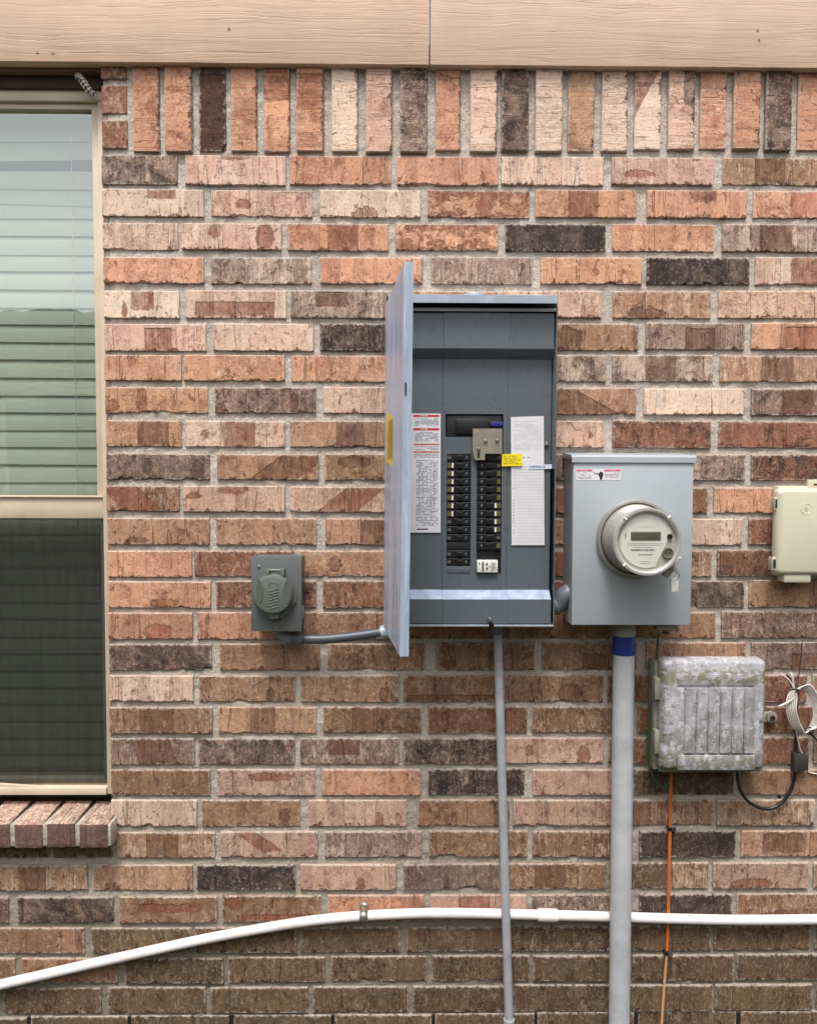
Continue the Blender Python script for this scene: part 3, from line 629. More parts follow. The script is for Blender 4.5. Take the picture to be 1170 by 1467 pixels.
# upper sash
zm1, zm0 = Z(60, 710, -.055), Z(60, 743, -.045)
us = MB(); X0 = -1.597
us.box(xr_-.040, xr_-.0225, YF+.012, .09, zm1, zt_-.0265, .0012).box(X0, X0+.018, YF+.012, .09, zm1, zt_-.0265, .0012)
us.box(X0+.018, xr_-.040, YF+.012, .09, zt_-.040, zt_-.0265, .0012)
uso = us.build('upper_sash', m_al, win)
mr = MB().box(X0, xr_-.0225, .046, .09, zm0, zm1, .003).box(X0, xr_-.0225, .040, .046, zm1-.004, zm1, .001).build('meeting_rail', m_al, win)
ls = MB().box(xr_-.033, xr_-.0225, .052, .09, zb_+.0185, zm0, .0012).box(X0, X0+.010, .052, .09, zb_+.0185, zm0, .0012)
ls.box(X0+.010, xr_-.033, .052, .09, zb_+.0185, zb_+.034, .0012); ls.build('lower_sash', m_al, win)
# slanted loose screen rail at the bottom
a = P(0, 1124, -.036); b = P(138, 1133, -.036)
MB().prism([Vector((-1.55, .036, a.z+.004)), Vector((a.x, .036, a.z)), Vector((b.x, .036, b.z)), Vector((b.x, .036, b.z-.009)), Vector((a.x, .036, a.z-.010)), Vector((-1.55, .036, a.z-.006))], Vector((0, .012, 0))).build('screen_rail', m_al, win)
k = NT('window glass'); k.t.nodes.remove(k.b)
tr = k.n('ShaderNodeBsdfTransparent'); tr.inputs[0].default_value = (.64, .68, .64, 1)
gl = k.n('ShaderNodeBsdfGlossy'); gl.inputs['Roughness'].default_value = 0.012; gl.inputs[0].default_value = (.95, 1, .965, 1)
fz = schlick(k, .23)
wv = k.bump(k.noise(k.pos(), 5, 2), .12, .01); k.set(gl.inputs['Normal'], wv)
mx = k.n('ShaderNodeMixShader'); k.set(mx.inputs[0], fz); k.t.links.new(tr.outputs[0], mx.inputs[1]); k.t.links.new(gl.outputs[0], mx.inputs[2]); k.t.links.new(mx.outputs[0], k.out.inputs[0])
m_glass = k.m
MB().quad((X0+.01, .066, zm1-.002), (xr_-.038, .066, zm1-.002), (xr_-.038, .066, zt_-.036), (X0+.01, .066, zt_-.036)).build('pane', m_glass, win, False)
MB().quad((X0+.01, .074, zb_+.03), (xr_-.030, .074, zb_+.03), (xr_-.030, .074, zm0+.002), (X0+.01, .074, zm0+.002)).build('pane', m_glass, win, False)
k = NT('insect screen'); k.t.nodes.remove(k.b)
tr = k.n('ShaderNodeBsdfTransparent'); df = k.n('ShaderNodeBsdfDiffuse'); df.inputs[0].default_value = (.028, .03, .026, 1)
mx = k.n('ShaderNodeMixShader'); k.set(mx.inputs[0], k.mapr(k.noise(k.vmul(k.pos(), (60, 1, 4)), 1.0, 4), .3, .7, .67, .75)); k.t.links.new(tr.outputs[0], mx.inputs[1]); k.t.links.new(df.outputs[0], mx.inputs[2]); k.t.links.new(mx.outputs[0], k.out.inputs[0])
MB().quad((X0, .049, a.z-.003), (xr_-.024, .049, a.z-.003), (xr_-.024, .049, zm0-.001), (X0, .049, zm0-.001)).build('insect_screen', k.m, win, False)
# dark room behind
m_room = plain('dim room', (90, 84, 76), .9)
room = MB(); q = (-1.62, xr_, .20, 1.6, .3, 2.6)
room.box(q[0]-.6, q[1]+.6, 1.6, 1.62, q[4], q[5]).box(q[0]-.62, q[0]-.6, .2, 1.6, q[4], q[5]).box(q[1]+.6, q[1]+.62, .2, 1.6, q[4], q[5])
room.box(q[0]-.6, q[1]+.6, .2, 1.6, q[4]-.02, q[4]).box(q[0]-.6, q[1]+.6, .2, 1.6, q[5], q[5]+.02)
tag(room.build('room', m_room, None, False), None, None, None, 'structure')

# horizontal blind
m_slat = plain('white blind slat', (236, 238, 228), .5, var=.04, scale=8)
bl = empty('window_blind', 'closed white horizontal slat blind hanging inside the window', 'blind', (-1.15, .14, 2.2))
zz = zt_-.03; pitch = 24.6/F*(1.934+.135)
def slat(z, tilt, sag, lift):
    vs = []; fs = []; n = 10; wd = .0465
    for i in range(n+1):
        t = i/n; xx = -1.59+(xr_-.012+1.59)*t
        for j_ in range(5):
            s_ = j_/4-.5; a_ = R(tilt)
            cy = .0022*(1-4*s_*s_)
            vs.append((xx, math.cos(a_)*s_*wd-cy*math.sin(a_), math.sin(a_)*s_*wd*-1*-1+cy*math.cos(a_)*0+lift*t+sag*math.sin(t*math.pi)))
    for i in range(n):
        for j_ in range(4): q = i*5+j_; fs.append((q, q+5, q+6, q+1))
    me = bpy.data.meshes.new('slat'); me.from_pydata(vs, [], fs); me.update()
    for pl in me.polygons: pl.use_smooth = True
    o = link('slat', me, m_slat, bl); o.location = Vector((0, .135, z))-bl.location; return o
random.seed(11)
i = 0; zend = Z(60, 1092, -.135)
while zz > zend:
    top = i < 5
    slat(zz, 82+random.uniform(-1.5, 1.5), random.uniform(-.002, .002) if not top else random.uniform(-.010, .004), random.uniform(-.002, .002) if not top else random.choice([-.016, .014, -.01, .008]))
    zz -= pitch; i += 1
MB().box(-1.59, xr_-.014, .118, .150, Z(60, 1119, -.12), Z(60, 1101, -.12), .003).build('bottom_rail', plain('taupe rail', (190, 172, 158), .6), bl)
for px in (108,): 
    c0 = P(px, 600, -.105); MB().tube([(c0.x, .108, zt_-.04), (c0.x+.002, .106, 1.4), (c0.x+.006, .108, zend)], .0013, 6, 4).build('ladder_cord', m_slat, bl)
MB().tube([(X(106, 800, -.1)-.45, .108, zt_-.04), (X(106, 800, -.1)-.448, .108, zend)], .0013, 6, 1).build('ladder_cord', m_slat, bl)
# ragged plug in the corner
k = NT('grey ragged fibre'); p = k.obj(); wvn = k.n('ShaderNodeTexWave'); k.set(wvn.inputs['Vector'], k.pos()); wvn.inputs['Scale'].default_value = 60; wvn.inputs['Distortion'].default_value = 3; wvn.bands_direction = 'DIAGONAL'
m_fib = k.fin(k.mix(wvn.outputs[0], lin((92, 84, 80)), lin((206, 200, 194))), .9, 0, k.bump(wvn.outputs[0], .8, .002))
pts = [P(112, 108, -.01), P(119, 116, -.005), P(126, 127, -.01), P(136, 138, -.02)]
pl_ = MB().tube(pts, lambda t: .0088+.0014*math.sin(t*46)-.004*abs(t-.5), 10, 12)
for v in pl_.bm.verts: v.co += Vector([random.uniform(-.0009, .0009) for _ in range(3)])
tag(pl_.build('mud_nest', m_fib), 'ragged grey ribbed insect nest in the upper corner of the window recess', 'insect nest')

# ---------------------------------------------------------------- breaker panel
m_pg = plain('dark blue grey enamel', (90, 97, 102), .30, var=.025, scale=5, dirt=None)
m_pl = plain('weathered blue grey enamel', (152, 162, 174), .33, var=.1, scale=14, dirt=(196, 202, 220), dirt_amt=.6)
m_pdoor = None
m_dark = plain('black bakelite', (17, 17, 20), .42, var=.15)
m_void = plain('dark inside of a box', (16, 16, 20), .7)
m_white = plain('white plastic', (226, 224, 216), .4, var=.04)
m_steel = plain('zinc plated steel', (176, 172, 160), .32, .85, var=.15, scale=80)
m_olive = plain('olive breaker tab', (92, 84, 44), .5)
m_ink = plain('black print', (34, 32, 34), .7)
m_greyink = plain('grey print', (104, 104, 112), .8)
DP = .112
xl, xr = X(553, 660, DP), X(796, 660, DP); zt, zb = Z(680, 441, DP), Z(680, 897, DP)
ep = empty('breaker_panel', 'grey outdoor breaker panel standing open with two columns of black breakers', 'breaker panel', (0, 0, zb))
t_ = .0025
en = MB().box(xl, xl+t_, -DP, 0, zb, zt).box(xr-t_, xr, -DP, 0, zb, zt).box(xl+t_, xr-t_, -DP, 0, zb, zb+t_).box(xl+t_, xr-t_, -DP, 0, zt-t_, zt).box(xl+t_, xr-t_, -.01, 0, zb+t_, zt-t_)
en.build('enclosure', m_pg, ep)
MB().box(xl+.002, xr-.004, -DP-.003, -DP, zt-.008, zt-.001, .001).build('top_lip', plain('grey edge', (150, 152, 146), .5), ep)
MB().box(xl+.002, xr-.002, -DP-.003, -DP+.001, zb-.001, zb+.0035, .001).build('bottom_lip', m_pl, ep)
# hood
hx0, hx1 = X(556, 430, .135), X(798.5, 430, .135); hz1, hz0 = Z(700, 421.5, .135), Z(700, 434, .135)
h = MB().prism([Vector((hx0, -.135, hz0)), Vector((hx0, -.135, hz1-.002)), Vector((hx0, -.12, hz1+.002)), Vector((hx0, 0, hz1+.018)), Vector((hx0, 0, hz1+.015)), Vector((hx0, -.12, hz1-.002)), Vector((hx0, -.132, hz1-.005)), Vector((hx0, -.132, hz0))], Vector((hx1-hx0, 0, 0)))
h.build('hood', m_pl, ep)
MB().box(xl, xr, -.105, 0, zt-.001, hz1+.001).build('hood_cavity', m_void, ep)
MB().lathe([(.0, .0), (.022, .0), (.024, -.004), (.024, -.02)], (X(678, 422, .07), -.07, hz1+.014), Vector((0, 0, 1)), 24).build('hub_plate', m_pl, ep)
# dead front with top and bottom steps (profile pulled across), openings cut as separate sheet pieces
ix0, ix1 = xl+.006, xr-.0065
yA, yB = -.106, -.080          # proud bands, recessed middle
za1, za0 = zt-.010, Z(700, 500, .10); zb1 = Z(700, 515, .082); zc1 = Z(700, 845, .082); zc0 = Z(700, 858, .10); ze = zb+.005
cx0, cx1 = X(634, 650, .09), X(727, 650, .09)
def band(x0, x1, dy):
    m = MB(); pr = [(za1, yA), (za0, yA), (zb1, yB)]; 
    for (z1_, y1_), (z0_, y0_) in zip(pr, pr[1:]): m.quad((x0, y1_+dy, z1_), (x0, y0_+dy, z0_), (x1, y0_+dy, z0_), (x1, y1_+dy, z1_))
    pr = [(zc1, yB), (zc0, yA), (ze, yA)]
    for (z1_, y1_), (z0_, y0_) in zip(pr, pr[1:]): m.quad((x0, y1_+dy, z1_), (x0, y0_+dy, z0_), (x1, y0_+dy, z0_), (x1, y1_+dy, z1_))
    return m
df = MB()
def merge(a, b):
    me = bpy.data.meshes.new('q'); b.bm.to_mesh(me); a.bm.from_mesh(me); b.bm.free()
for (a_, b_, dy) in ((ix0, cx0-.0015, 0), (cx0+.0015, cx1-.0015, -.0022), (cx1+.0015, ix1, 0)): merge(df, band(a_, b_, dy))
# side strips of the middle
def sheet(m, x0, x1, z0, z1, y): m.quad((x0, y, z1), (x0, y, z0), (x1, y, z0), (x1, y, z1))
sheet(df, ix0, cx0-.0015, zc1, zb1, yB); sheet(df, cx1+.0015, ix1, zc1, zb1, yB)
yc = yB-.0022
for xx, s_ in ((cx0, 1), (cx1, -1)):   # small risers between the centre and the sides
    for (z1_, y1_), (z0_, y0_) in zip([(za1, yA), (za0, yA), (zb1, yB), (zc1, yB), (zc0, yA)], [(za0, yA), (zb1, yB), (zc1, yB), (zc0, yA), (ze, yA)]):
        pa, pb = (xx-.0015*s_, y1_, y0_), (xx+.0015*s_, y1_-.0022, y0_-.0022)
        if s_ < 0: pa, pb = pb, pa
        df.quad((pa[0], pa[1], z1_), (pa[0], pa[2], z0_), (pb[0], pb[2], z0_), (pb[0], pb[1], z1_))
# openings in the centre sheet: main (M), left column, right column
mx0, mx1, mz1, mz0 = X(638, 600, .085), X(721, 600, .085), Z(680, 593, .085), Z(660, 626, .085)
lx0, lx1, lz1, lz0 = X(640, 700, .085), X(674.5, 700, .085), Z(656, 650, .085), Z(656, 811, .085)
rx0, rx1, rz1, rz0 = X(683, 700, .085), X(718.5, 700, .085), Z(700, 650, .085), Z(700, 822, .085)
c0, c1 = cx0+.0015, cx1-.0015
px0 = X(677, 630, .085)
for (a_, b_, z0_, z1_) in ((c0, c1, mz1, zb1), (c0, mx0, mz0, mz1), (mx1, c1, mz0, mz1), (c0, px0, lz1, mz0), (mx1, c1, rz1, mz0),
                           (c0, lx0, lz0, lz1), (lx1, rx0, lz0, lz1), (rx1, c1, rz0, rz1), (c0, rx0, rz0, lz0), (c0, c1, zc1, rz0), (px0, mx1, lz1, lz1+.0001)):
    if z1_-z0_ > .0005: sheet(df, a_, b_, z0_, z1_, yc)
dfo = df.build('dead_front', m_pg, ep, False)
dfo.data.materials.append(plain('ledge with painted sky sheen', (150, 164, 186), .35, var=.18, scale=45, dirt=(200, 208, 222), dirt_amt=.5))  # sky reflection on the upward ledge put into the colour, plus white streaks
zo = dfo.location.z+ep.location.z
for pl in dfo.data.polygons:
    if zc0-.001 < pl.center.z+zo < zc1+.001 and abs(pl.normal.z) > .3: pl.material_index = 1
MB().box(xl+.004, xr-.004, -.072, -.02, zb+.004, zt-.004).build('interior', m_void, ep)
MB().box(X(640, 815, .086), X(674, 815, .086), yc-.0012, yc-.0004, Z(650, 821, .086), Z(650, 812, .086), .0003).build('filler_plate', m_pg, ep)
# breakers
def boxmesh(name, parts, mat):
    m = MB()
    for p_ in parts: m.box(*p_[:6], bev=p_[6] if len(p_) > 6 else 0, seg=1)
    me = bpy.data.meshes.new(name); m.bm.to_mesh(me); m.bm.free(); me.materials.append(mat); return me
bw, bh = lx1-lx0-.001, 11.0/F*1.85
mb_body = boxmesh('circuit_breaker', [(-bw/2, bw/2, -.008, .006, -bh/2+.0006, bh/2-.0006, .0008), (-bw*.12, bw*.22, -.0095, -.008, -bh*.30, bh*.30, .0005)], m_dark)
mb_hd = boxmesh('handle', [(-.0032, .0032, -.0125, -.0078, -bh*.26, bh*.26, .0008)], m_dark)
mb_wh = boxmesh('test_button', [(-.0020, .0020, -.0105, -.0079, -bh*.31, bh*.31, .0004)], m_white)
mb_ol = boxmesh('rating_tab', [(-.0042, .0042, -.0088, -.0079, -bh*.30, bh*.30, .0002)], m_olive)
mb_gr = boxmesh('rating_tab', [(-.0042, .0042, -.0088, -.0079, -bh*.20, bh*.20, .0002)], plain('grey tab', (84, 80, 82), .5))
mb_sc = boxmesh('terminal_mark', [(-.0020, .0020, -.0086, -.0079, -bh*.16, bh*.2, .0003)], plain('grey mark', (96, 96, 98), .4))
def breaker(xc, zc, side, white, tab):
    b = link('circuit_breaker', mb_body, None, ep); b.location = Vector((xc, yB+.006, zc))-ep.location
    if side > 0: b.rotation_euler = (0, 0, 0)
    h_ = link('handle', mb_hd, None, b, (-.003*side*-1, 0, 0))
    link('terminal_mark', mb_sc, None, b, (side*bw*.32, 0, 0))
    if white: link('test_button', mb_wh, None, b, (-side*bw*.27, 0, 0))
    if tab: link('rating_tab', mb_ol if tab == 1 else mb_gr, None, b, (-side*bw*.405, 0, 0))
    return b
xL, xR = (lx0+lx1)/2, (rx0+rx1)/2
ysL = [655.4+11.55*i for i in range(11)]+[794, 805.4]
for i, y_ in enumerate(ysL): breaker(xL, Z(657, y_, .085), 1, 1 <= i <= 7, 1 if 1 <= i <= 7 else 2)
ysR = [655.4+11.5*i for i in range(12)]
for i, y_ in enumerate(ysR): breaker(xR, Z(700, y_, .085), -1, 6 <= i <= 9, 1 if i >= 2 and i != 10 else 2)
MB().box(lx0, lx1, -.082, -.07, Z(657, 788, .085), Z(657, 777, .085), .001).build('blank_filler', m_void, ep)
w_ = MB().box(rx0+.001, X(712.5, 811, .09), -.092, -.07, Z(700, 820, .09), Z(700, 803, .09), .001).build('surge_breaker', m_white, ep)
MB().box(X(690.5, 811, .0935), X(692.5, 811, .0935), -.0935, -.092, Z(690, 818, .0935), Z(690, 805, .0935)).build('slot', m_ink, w_)
for (qx, qy, r_) in ((686.5, 807, .0016), (697, 808, .0022), (697.5, 814, .0022), (701, 811, .0012)):
    c_ = P(qx, qy, .0925); MB().cyl(c_, c_+Vector((0, -.0012, 0)), r_, n=12).build('button', m_ink, w_)
for i in range(6):
    MB().box(X(703, 811, .0928), X(710.5-(i % 3), 811, .0928), -.0928, -.092, Z(706, 806+i*2.1, .0928)-.0006, Z(706, 806+i*2.1, .0928)).build('print_line', m_greyink, w_)
# main breaker and interlock
mbk = MB().box(mx0+.002, mx1-.002, -.078, -.03, mz0-.03, mz1-.003, .002).box(X(652, 610, .08), X(700, 610, .08), -.083, -.078, Z(650, 623, .08), Z(650, 600, .08), .002).build('main_breaker', m_dark, ep)
MB().box(X(702, 610, .086), X(720, 610, .086), -.0865, -.078, Z(710, 611, .086), Z(710, 604, .086), .001).build('blue_label', plain('deep blue sticker', (36, 40, 120), .4), mbk)
il_pts = [(677, 614), (719, 614), (719, 650), (694.5, 650), (694.5, 659), (680, 659), (677, 646)]
m_taupe = plain('stainless interlock plate', (158, 150, 136), .38, .45, var=.12, scale=60)
il = MB().prism([P(a_, b_, .0945) for a_, b_ in il_pts][::-1], Vector((0, .0022, 0))).build('interlock_plate', m_taupe, ep, False)
for (a_, b_) in ((695.5, 632), (712, 631.5), (685.5, 643.5)):
    c_ = P(a_, b_, .0945); MB().lathe([(0, .0042), (.0028, .0040), (.0042, .0022), (.0044, 0)], c_, n=20).build('screw', m_steel, il)
MB().box(X(683.5, 652, .0951), X(687.2, 652, .0951), -.0951, -.094, Z(685, 655.5, .0951), Z(685, 648, .0951)).build('slot', m_ink, il)
# stickers and print
def streaky(name, c0, c1, c2, rough):
    k = NT(name); p = k.pos()
    n1 = k.noise(k.vmul(p, (14, 14, 2.2)), 1.0, 6, .7, .6); n2 = k.noise(k.vmul(p, (70, 70, 7)), 1.0, 5, .7); n3 = k.noise(p, 34, 5, .75)
    c = k.mix(k.mapr(n1, .35, .65), lin(c0), lin(c1)); c = k.mix(k.math('MULTIPLY', k.mapr(n2, .52, .68), .7), c, lin(c2))
    c = k.mix(k.math('MULTIPLY', k.mapr(n3, .56, .66), .4), c, lin(c0))
    return k.fin(c, k.mapr(n1, .3, .7, rough-.08, rough+.12))
def sticker(name, quad, d, mat, parent, label=None, th=.0004):
    o = MB().prism([P(a_, b_, d) for a_, b_ in quad][::-1], Vector((0, th, 0))).build(name, mat, parent, False)
    if label: o['label'] = label
    return o
m_paper = plain('aged white sticker', (216, 214, 218), .55, var=.05, scale=25, dirt=(196, 186, 182), dirt_amt=.4)
m_red = plain('red print', (196, 44, 62), .5); m_orange = plain('orange print', (196, 98, 66), .5); m_yel = plain('yellow sticker', (240, 214, 30), .45, var=.05)
m_pale = plain('pale rule', (188, 188, 196), .7)
dS = .0832
wl = sticker('warning_label', [(560, 592), (631, 592.5), (631, 763), (560, 763)], dS, m_paper, ep, 'white sticker with red and orange heading bars and small print')
def lines(parent, x0, x1, ys, d, mat, hpx=.7, frag=4, name='print_line', gap=.3, sd=1):
    rnd = random.Random(sd); m = MB(); n = 0
    for y_ in ys:
        x_ = x0
        while x_ < x1:
            wd = rnd.uniform(1.5, frag*2); e_ = min(x1, x_+wd)
            if rnd.random() > gap:
                m.quad(P(x_, y_-hpx/2, d), P(x_, y_+hpx/2, d), P(e_, y_+hpx/2, d), P(e_, y_-hpx/2, d)); n += 1
            x_ = e_+rnd.uniform(.5, 1.4)
    return m.build(name, mat, parent, False)
for i, (y_, mt) in enumerate(((595.8, m_red), (615, m_red), (636.5, m_orange), (647.5, m_orange))):
    hh = 1.6 if i < 2 else 1.0
    MB().quad(P(592, y_-hh, dS+.0003), P(592, y_+hh, dS+.0003), P(629, y_+hh, dS+.0003), P(629, y_-hh, dS+.0003)).build('heading_bar', mt, wl, False)
text_mesh('DANGER', .0042, P(607, 595.8, dS+.0006), m_paper, wl, bold=.00008)
text_mesh('DANGER', .0042, P(607, 615, dS+.0006), m_paper, wl, bold=.00008)
text_mesh('WARNING', .0026, P(607, 636.5, dS+.0006), m_ink, wl)
text_mesh('WARNING', .0026, P(607, 647.5, dS+.0006), m_ink, wl)
lines(wl, 594, 628, [600+i*1.75 for i in range(6)]+[619.5+i*1.75 for i in range(8)]+[640, 642, 644, 651, 653, 655], dS+.0003, m_greyink, .6, 5, gap=.15)
lines(wl, 596, 627, [660+i*2.2 for i in range(43)], dS+.0003, m_greyink, .9, 2, gap=.32, sd=3)
for x_ in (600, 606, 611, 617, 622): MB().quad(P(x_, 664, dS+.0004), P(x_, 735, dS+.0004), P(x_+.35, 735, dS+.0004), P(x_+.35, 664, dS+.0004)).build('rule', m_greyink, wl, False)
MB().quad(P(597, 757.2, dS+.0004), P(597, 758.8, dS+.0004), P(613, 758.8, dS+.0004), P(613, 757.2, dS+.0004)).build('heading_bar', m_ink, wl, False)
dr = sticker('circuit_directory', [(731.5, 597.5), (778.5, 596), (779.5, 781), (732.5, 781)], dS, m_paper, ep, 'tall white ruled directory sheet with faint handwriting')
lines(dr, 736, 775, [603+i*2.6 for i in range(17)], dS+.0003, m_pale, .5, 6, gap=.25, sd=5)
rl = MB()
for i in range(26): y_ = 668+i*4.3; rl.quad(P(734, y_, dS+.0003), P(734, y_+.35, dS+.0003), P(777.5, y_+.35, dS+.0003), P(777.5, y_, dS+.0003))
rl.build('rule', m_pale, dr, False)
lines(dr, 749, 758, [655], dS+.0004, m_greyink, 1.2, 2, gap=.1, sd=8)
lines(dr, 734.5, 736, [700+i*4.3 for i in range(16)], dS+.0004, m_greyink, .9, 1, gap=.1, sd=9)
ys = sticker('caution_sticker', [(718.5, 650.5), (747.5, 650), (748, 667.5), (718.5, 668)], dS+.0035, m_yel, ep, 'small bright yellow sticker lapping over the directory sheet')
lines(ys, 721, 745, [653.5, 656.2, 658.9, 661.6, 664.3], dS+.0038, m_ink, .75, 3, gap=.15, sd=12)
tp = sticker('tape_strip', [(757, 666.5), (790, 665), (790, 671.5), (757, 672.5)], dS+.0012, plain('pale tape', (204, 212, 226), .3), ep, 'short strip of pale tape with faint writing')
lines(tp, 759, 788, [668.6], dS+.0015, m_greyink, 1.6, 2, gap=.2, sd=14)
for (a_, b_, d_) in ((782.5, 636, .082), (701.5, 887.5, .112)):
    c_ = P(a_, b_, d_); MB().lathe([(0, .006), (.0034, .0055), (.0052, .003), (.0056, 0)], c_, n=24).build('screw', m_steel, ep)
c_ = P(703, 895, .105); MB().cyl(c_, c_+Vector((0, -.01, 0)), .006, n=16).build('latch_post', m_dark, ep)
MB().box(xr, xr+.003, -.09, -.07, Z(797, 597, .1), Z(797, 574, .1), .001).build('side_latch', m_ink, ep)
for (a_, b_) in ((603, 803), (603, 828), (657, 555), (678, 566), (700, 584)):
    c_ = P(a_, b_, .0838); MB().cyl(c_, c_+Vector((0, -.0004, 0)), .0011, n=8).build('paint_fleck', m_pl, ep)
# open door
hT, hB = P(551.8, 437, DP), P(549.5, 899, DP); fT, fB = P(579.5, 375, .445), P(573, 941, .445)
nrm = (fT-hT).cross(hB-hT).normalized()
if nrm.x > 0: nrm = -nrm                      # outer face looks to the left
inn = -nrm; xv = Vector((1, 0, 0))
lipT = [(fT, .0165), (fB, .0165)]
d_ = MB()
d_.prism([hT, fT, fB, hB], xv*.0018)                                       # skin
d_.prism([fT+Vector((.0018, .0004, 0)), fT+xv*.0160+Vector((0, .0004, 0)), fB+xv*.0160+Vector((0, .0004, 0)), fB+Vector((.0018, .0004, 0))], Vector((0, .002, 0)))    # free edge return
m_pdoor = streaky('chalky door paint with sky sheen', (156, 168, 192), (194, 201, 222), (222, 226, 238), .30)  # chalky paint whose pale lavender also carries the sky's reflection as colour
door = d_.build('door', m_pdoor, ep, False)
rt = MB()
rt.prism([hT+xv*.0018, fT+xv*.0018, fT+xv*.0158, hT+xv*.0158], Vector((0, 0, -.002))).prism([hB+xv*.0018, fB+xv*.0018, fB+xv*.0158, hB+xv*.0158], Vector((0, 0, .002)))
rt.build('door_return', m_pl, door, False)
q = [fT+Vector((.0005, -.0006, -.001)), fT+Vector((.0157, -.0006, -.001)), fB+Vector((.0157, -.0006, .001)), fB+Vector((.0005, -.0006, .001))]
ed = MB().prism(q, Vector((0, .0008, 0))).build('door_edge', streaky('weathered door edge', (134, 148, 164), (160, 174, 192), (190, 202, 216), .4), door, False)
# door latch slot and yellow sticker on the outside face
def on_door(s_, t_, off=.0):     # s along width 0 hinge..1 free, t 0 top..1 bottom
    return hT.lerp(fT, s_).lerp(hB.lerp(fB, s_), t_)+nrm*off
yl = MB().prism([on_door(.16, .335, .0006), on_door(.50, .365, .0006), on_door(.50, .505, .0006), on_door(.16, .485, .0006)], nrm*.0004).build('caution_sticker', plain('faded yellow sticker', (238, 206, 60), .5, dirt=(200, 190, 150)), door, False)
m = MB()
for i in range(9):
    s0 = .25+i*.032; m.quad(on_door(s0, .37, .0013), on_door(s0+.014, .37, .0013), on_door(s0+.014, .48, .0013), on_door(s0, .48, .0013))
m.build('print_line', plain('ochre print', (150, 120, 40), .6), yl, False)
MB().box(fT.x+.001, fT.x+.004, fT.y-.0022, fT.y, Z(580, 566, .445), Z(580, 548, .445)).build('latch_slot', m_ink, door)

# ---------------------------------------------------------------- conduit between panel and meter
m_cgrey = plain('grey pvc fitting', (118, 124, 128), .45, var=.08, dirt=(90, 88, 80))
m_cg2 = plain('darker grey fitting', (100, 106, 112), .4, var=.1)
el = empty('offset_nipple', 'short bent grey conduit joining the breaker panel to the meter box', 'conduit', P(804, 860, .06))
MB().tube([P(784, 868, .052), P(797, 866, .053), P(804, 859, .056), P(811, 852, .060), P(826, 850, .061)], .0225, 20, 6).build('bend', m_cg2, el)
for a_, b_ in ((P(794, 867, .052), P(797, 866, .052)), (P(811, 852, .060), P(814, 851, .060))): MB().cyl(a_, b_, .0242, n=24, bev=.001).build('lock_ring', m_cgrey, el)

# ---------------------------------------------------------------- meter box and meter
m_mb = plain('light blue grey enamel', (163, 169, 174), .34, var=.05, scale=7, dirt=(150, 154, 156), dirt_amt=.3)
DM = .106
ax0, ax1 = X(819.5, 780, DM), X(991, 780, DM); az1, az0 = Z(905, 655, DM), Z(905, 895, DM)
mbx = empty('meter_box', 'light grey metal meter box with a hooded top and a warning sticker', 'meter box', ((ax0+ax1)/2, 0, az0))
MB().box(ax0, ax1, -DM+.014, 0, az0, az1).box(ax0, ax1, -DM, -DM+.0135, az0-.001, az1-.004, .0022).build('enclosure', m_mb, mbx)
MB().prism([Vector((ax0-.004, -DM-.004, az1-.012)), Vector((ax0-.004, -DM-.004, az1)), Vector((ax0-.004, -DM+.004, az1+.005)), Vector((ax0-.004, 0, az1+.012)), Vector((ax0-.004, 0, az1-.001)), Vector((ax0-.004, -DM+.001, az1-.0035)), Vector((ax0-.004, -DM+.0, az1-.012))], Vector((ax1-ax0+.008, 0, 0))).build('hood', m_mb, mbx, False)
ws = MB().box(X(825, 680, DM+.0005), X(889, 680, DM+.0005), -DM-.0006, -DM, Z(850, 688, DM), Z(850, 672, DM)).build('warning_label', m_paper, mbx)
dW = DM+.0009
m_pink = plain('faded red print', (214, 96, 118), .5)
for a_, b_ in ((825.5, 848), (865, 888.5)): MB().quad(P(a_, 672.6, dW), P(a_, 675.2, dW), P(b_, 675.2, dW), P(b_, 672.6, dW)).build('heading_bar', m_pink, ws, False)
text_mesh('DANGER', .0038, P(836, 673.9, dW+.0003), m_paper, ws); text_mesh('PELIGRO', .0038, P(877, 673.9, dW+.0003), m_paper, ws)
lines(ws, 827, 847, [677.5, 679.6, 681.7, 683.8, 685.6], dW, m_greyink, .6, 3, gap=.3, sd=21); lines(ws, 866, 887, [677.5, 679.6, 681.7, 683.8], dW, m_greyink, .6, 3, gap=.3, sd=22)
g = MB(); c_ = P(860.5, 681.5, dW)
g.prism([c_+Vector((.0075*math.cos(t)*(.62+.2*math.sin(3*t)), 0, .0095*math.sin(t))) for t in [i*math.tau/14 for i in range(14)]], Vector((0, -.0002, 0)))
g.tube([P(850, 676, dW), P(853, 679, dW), P(856, 678, dW), P(858, 682, dW)], .0007, 5, 3); g.build('pictogram', m_ink, ws, False)
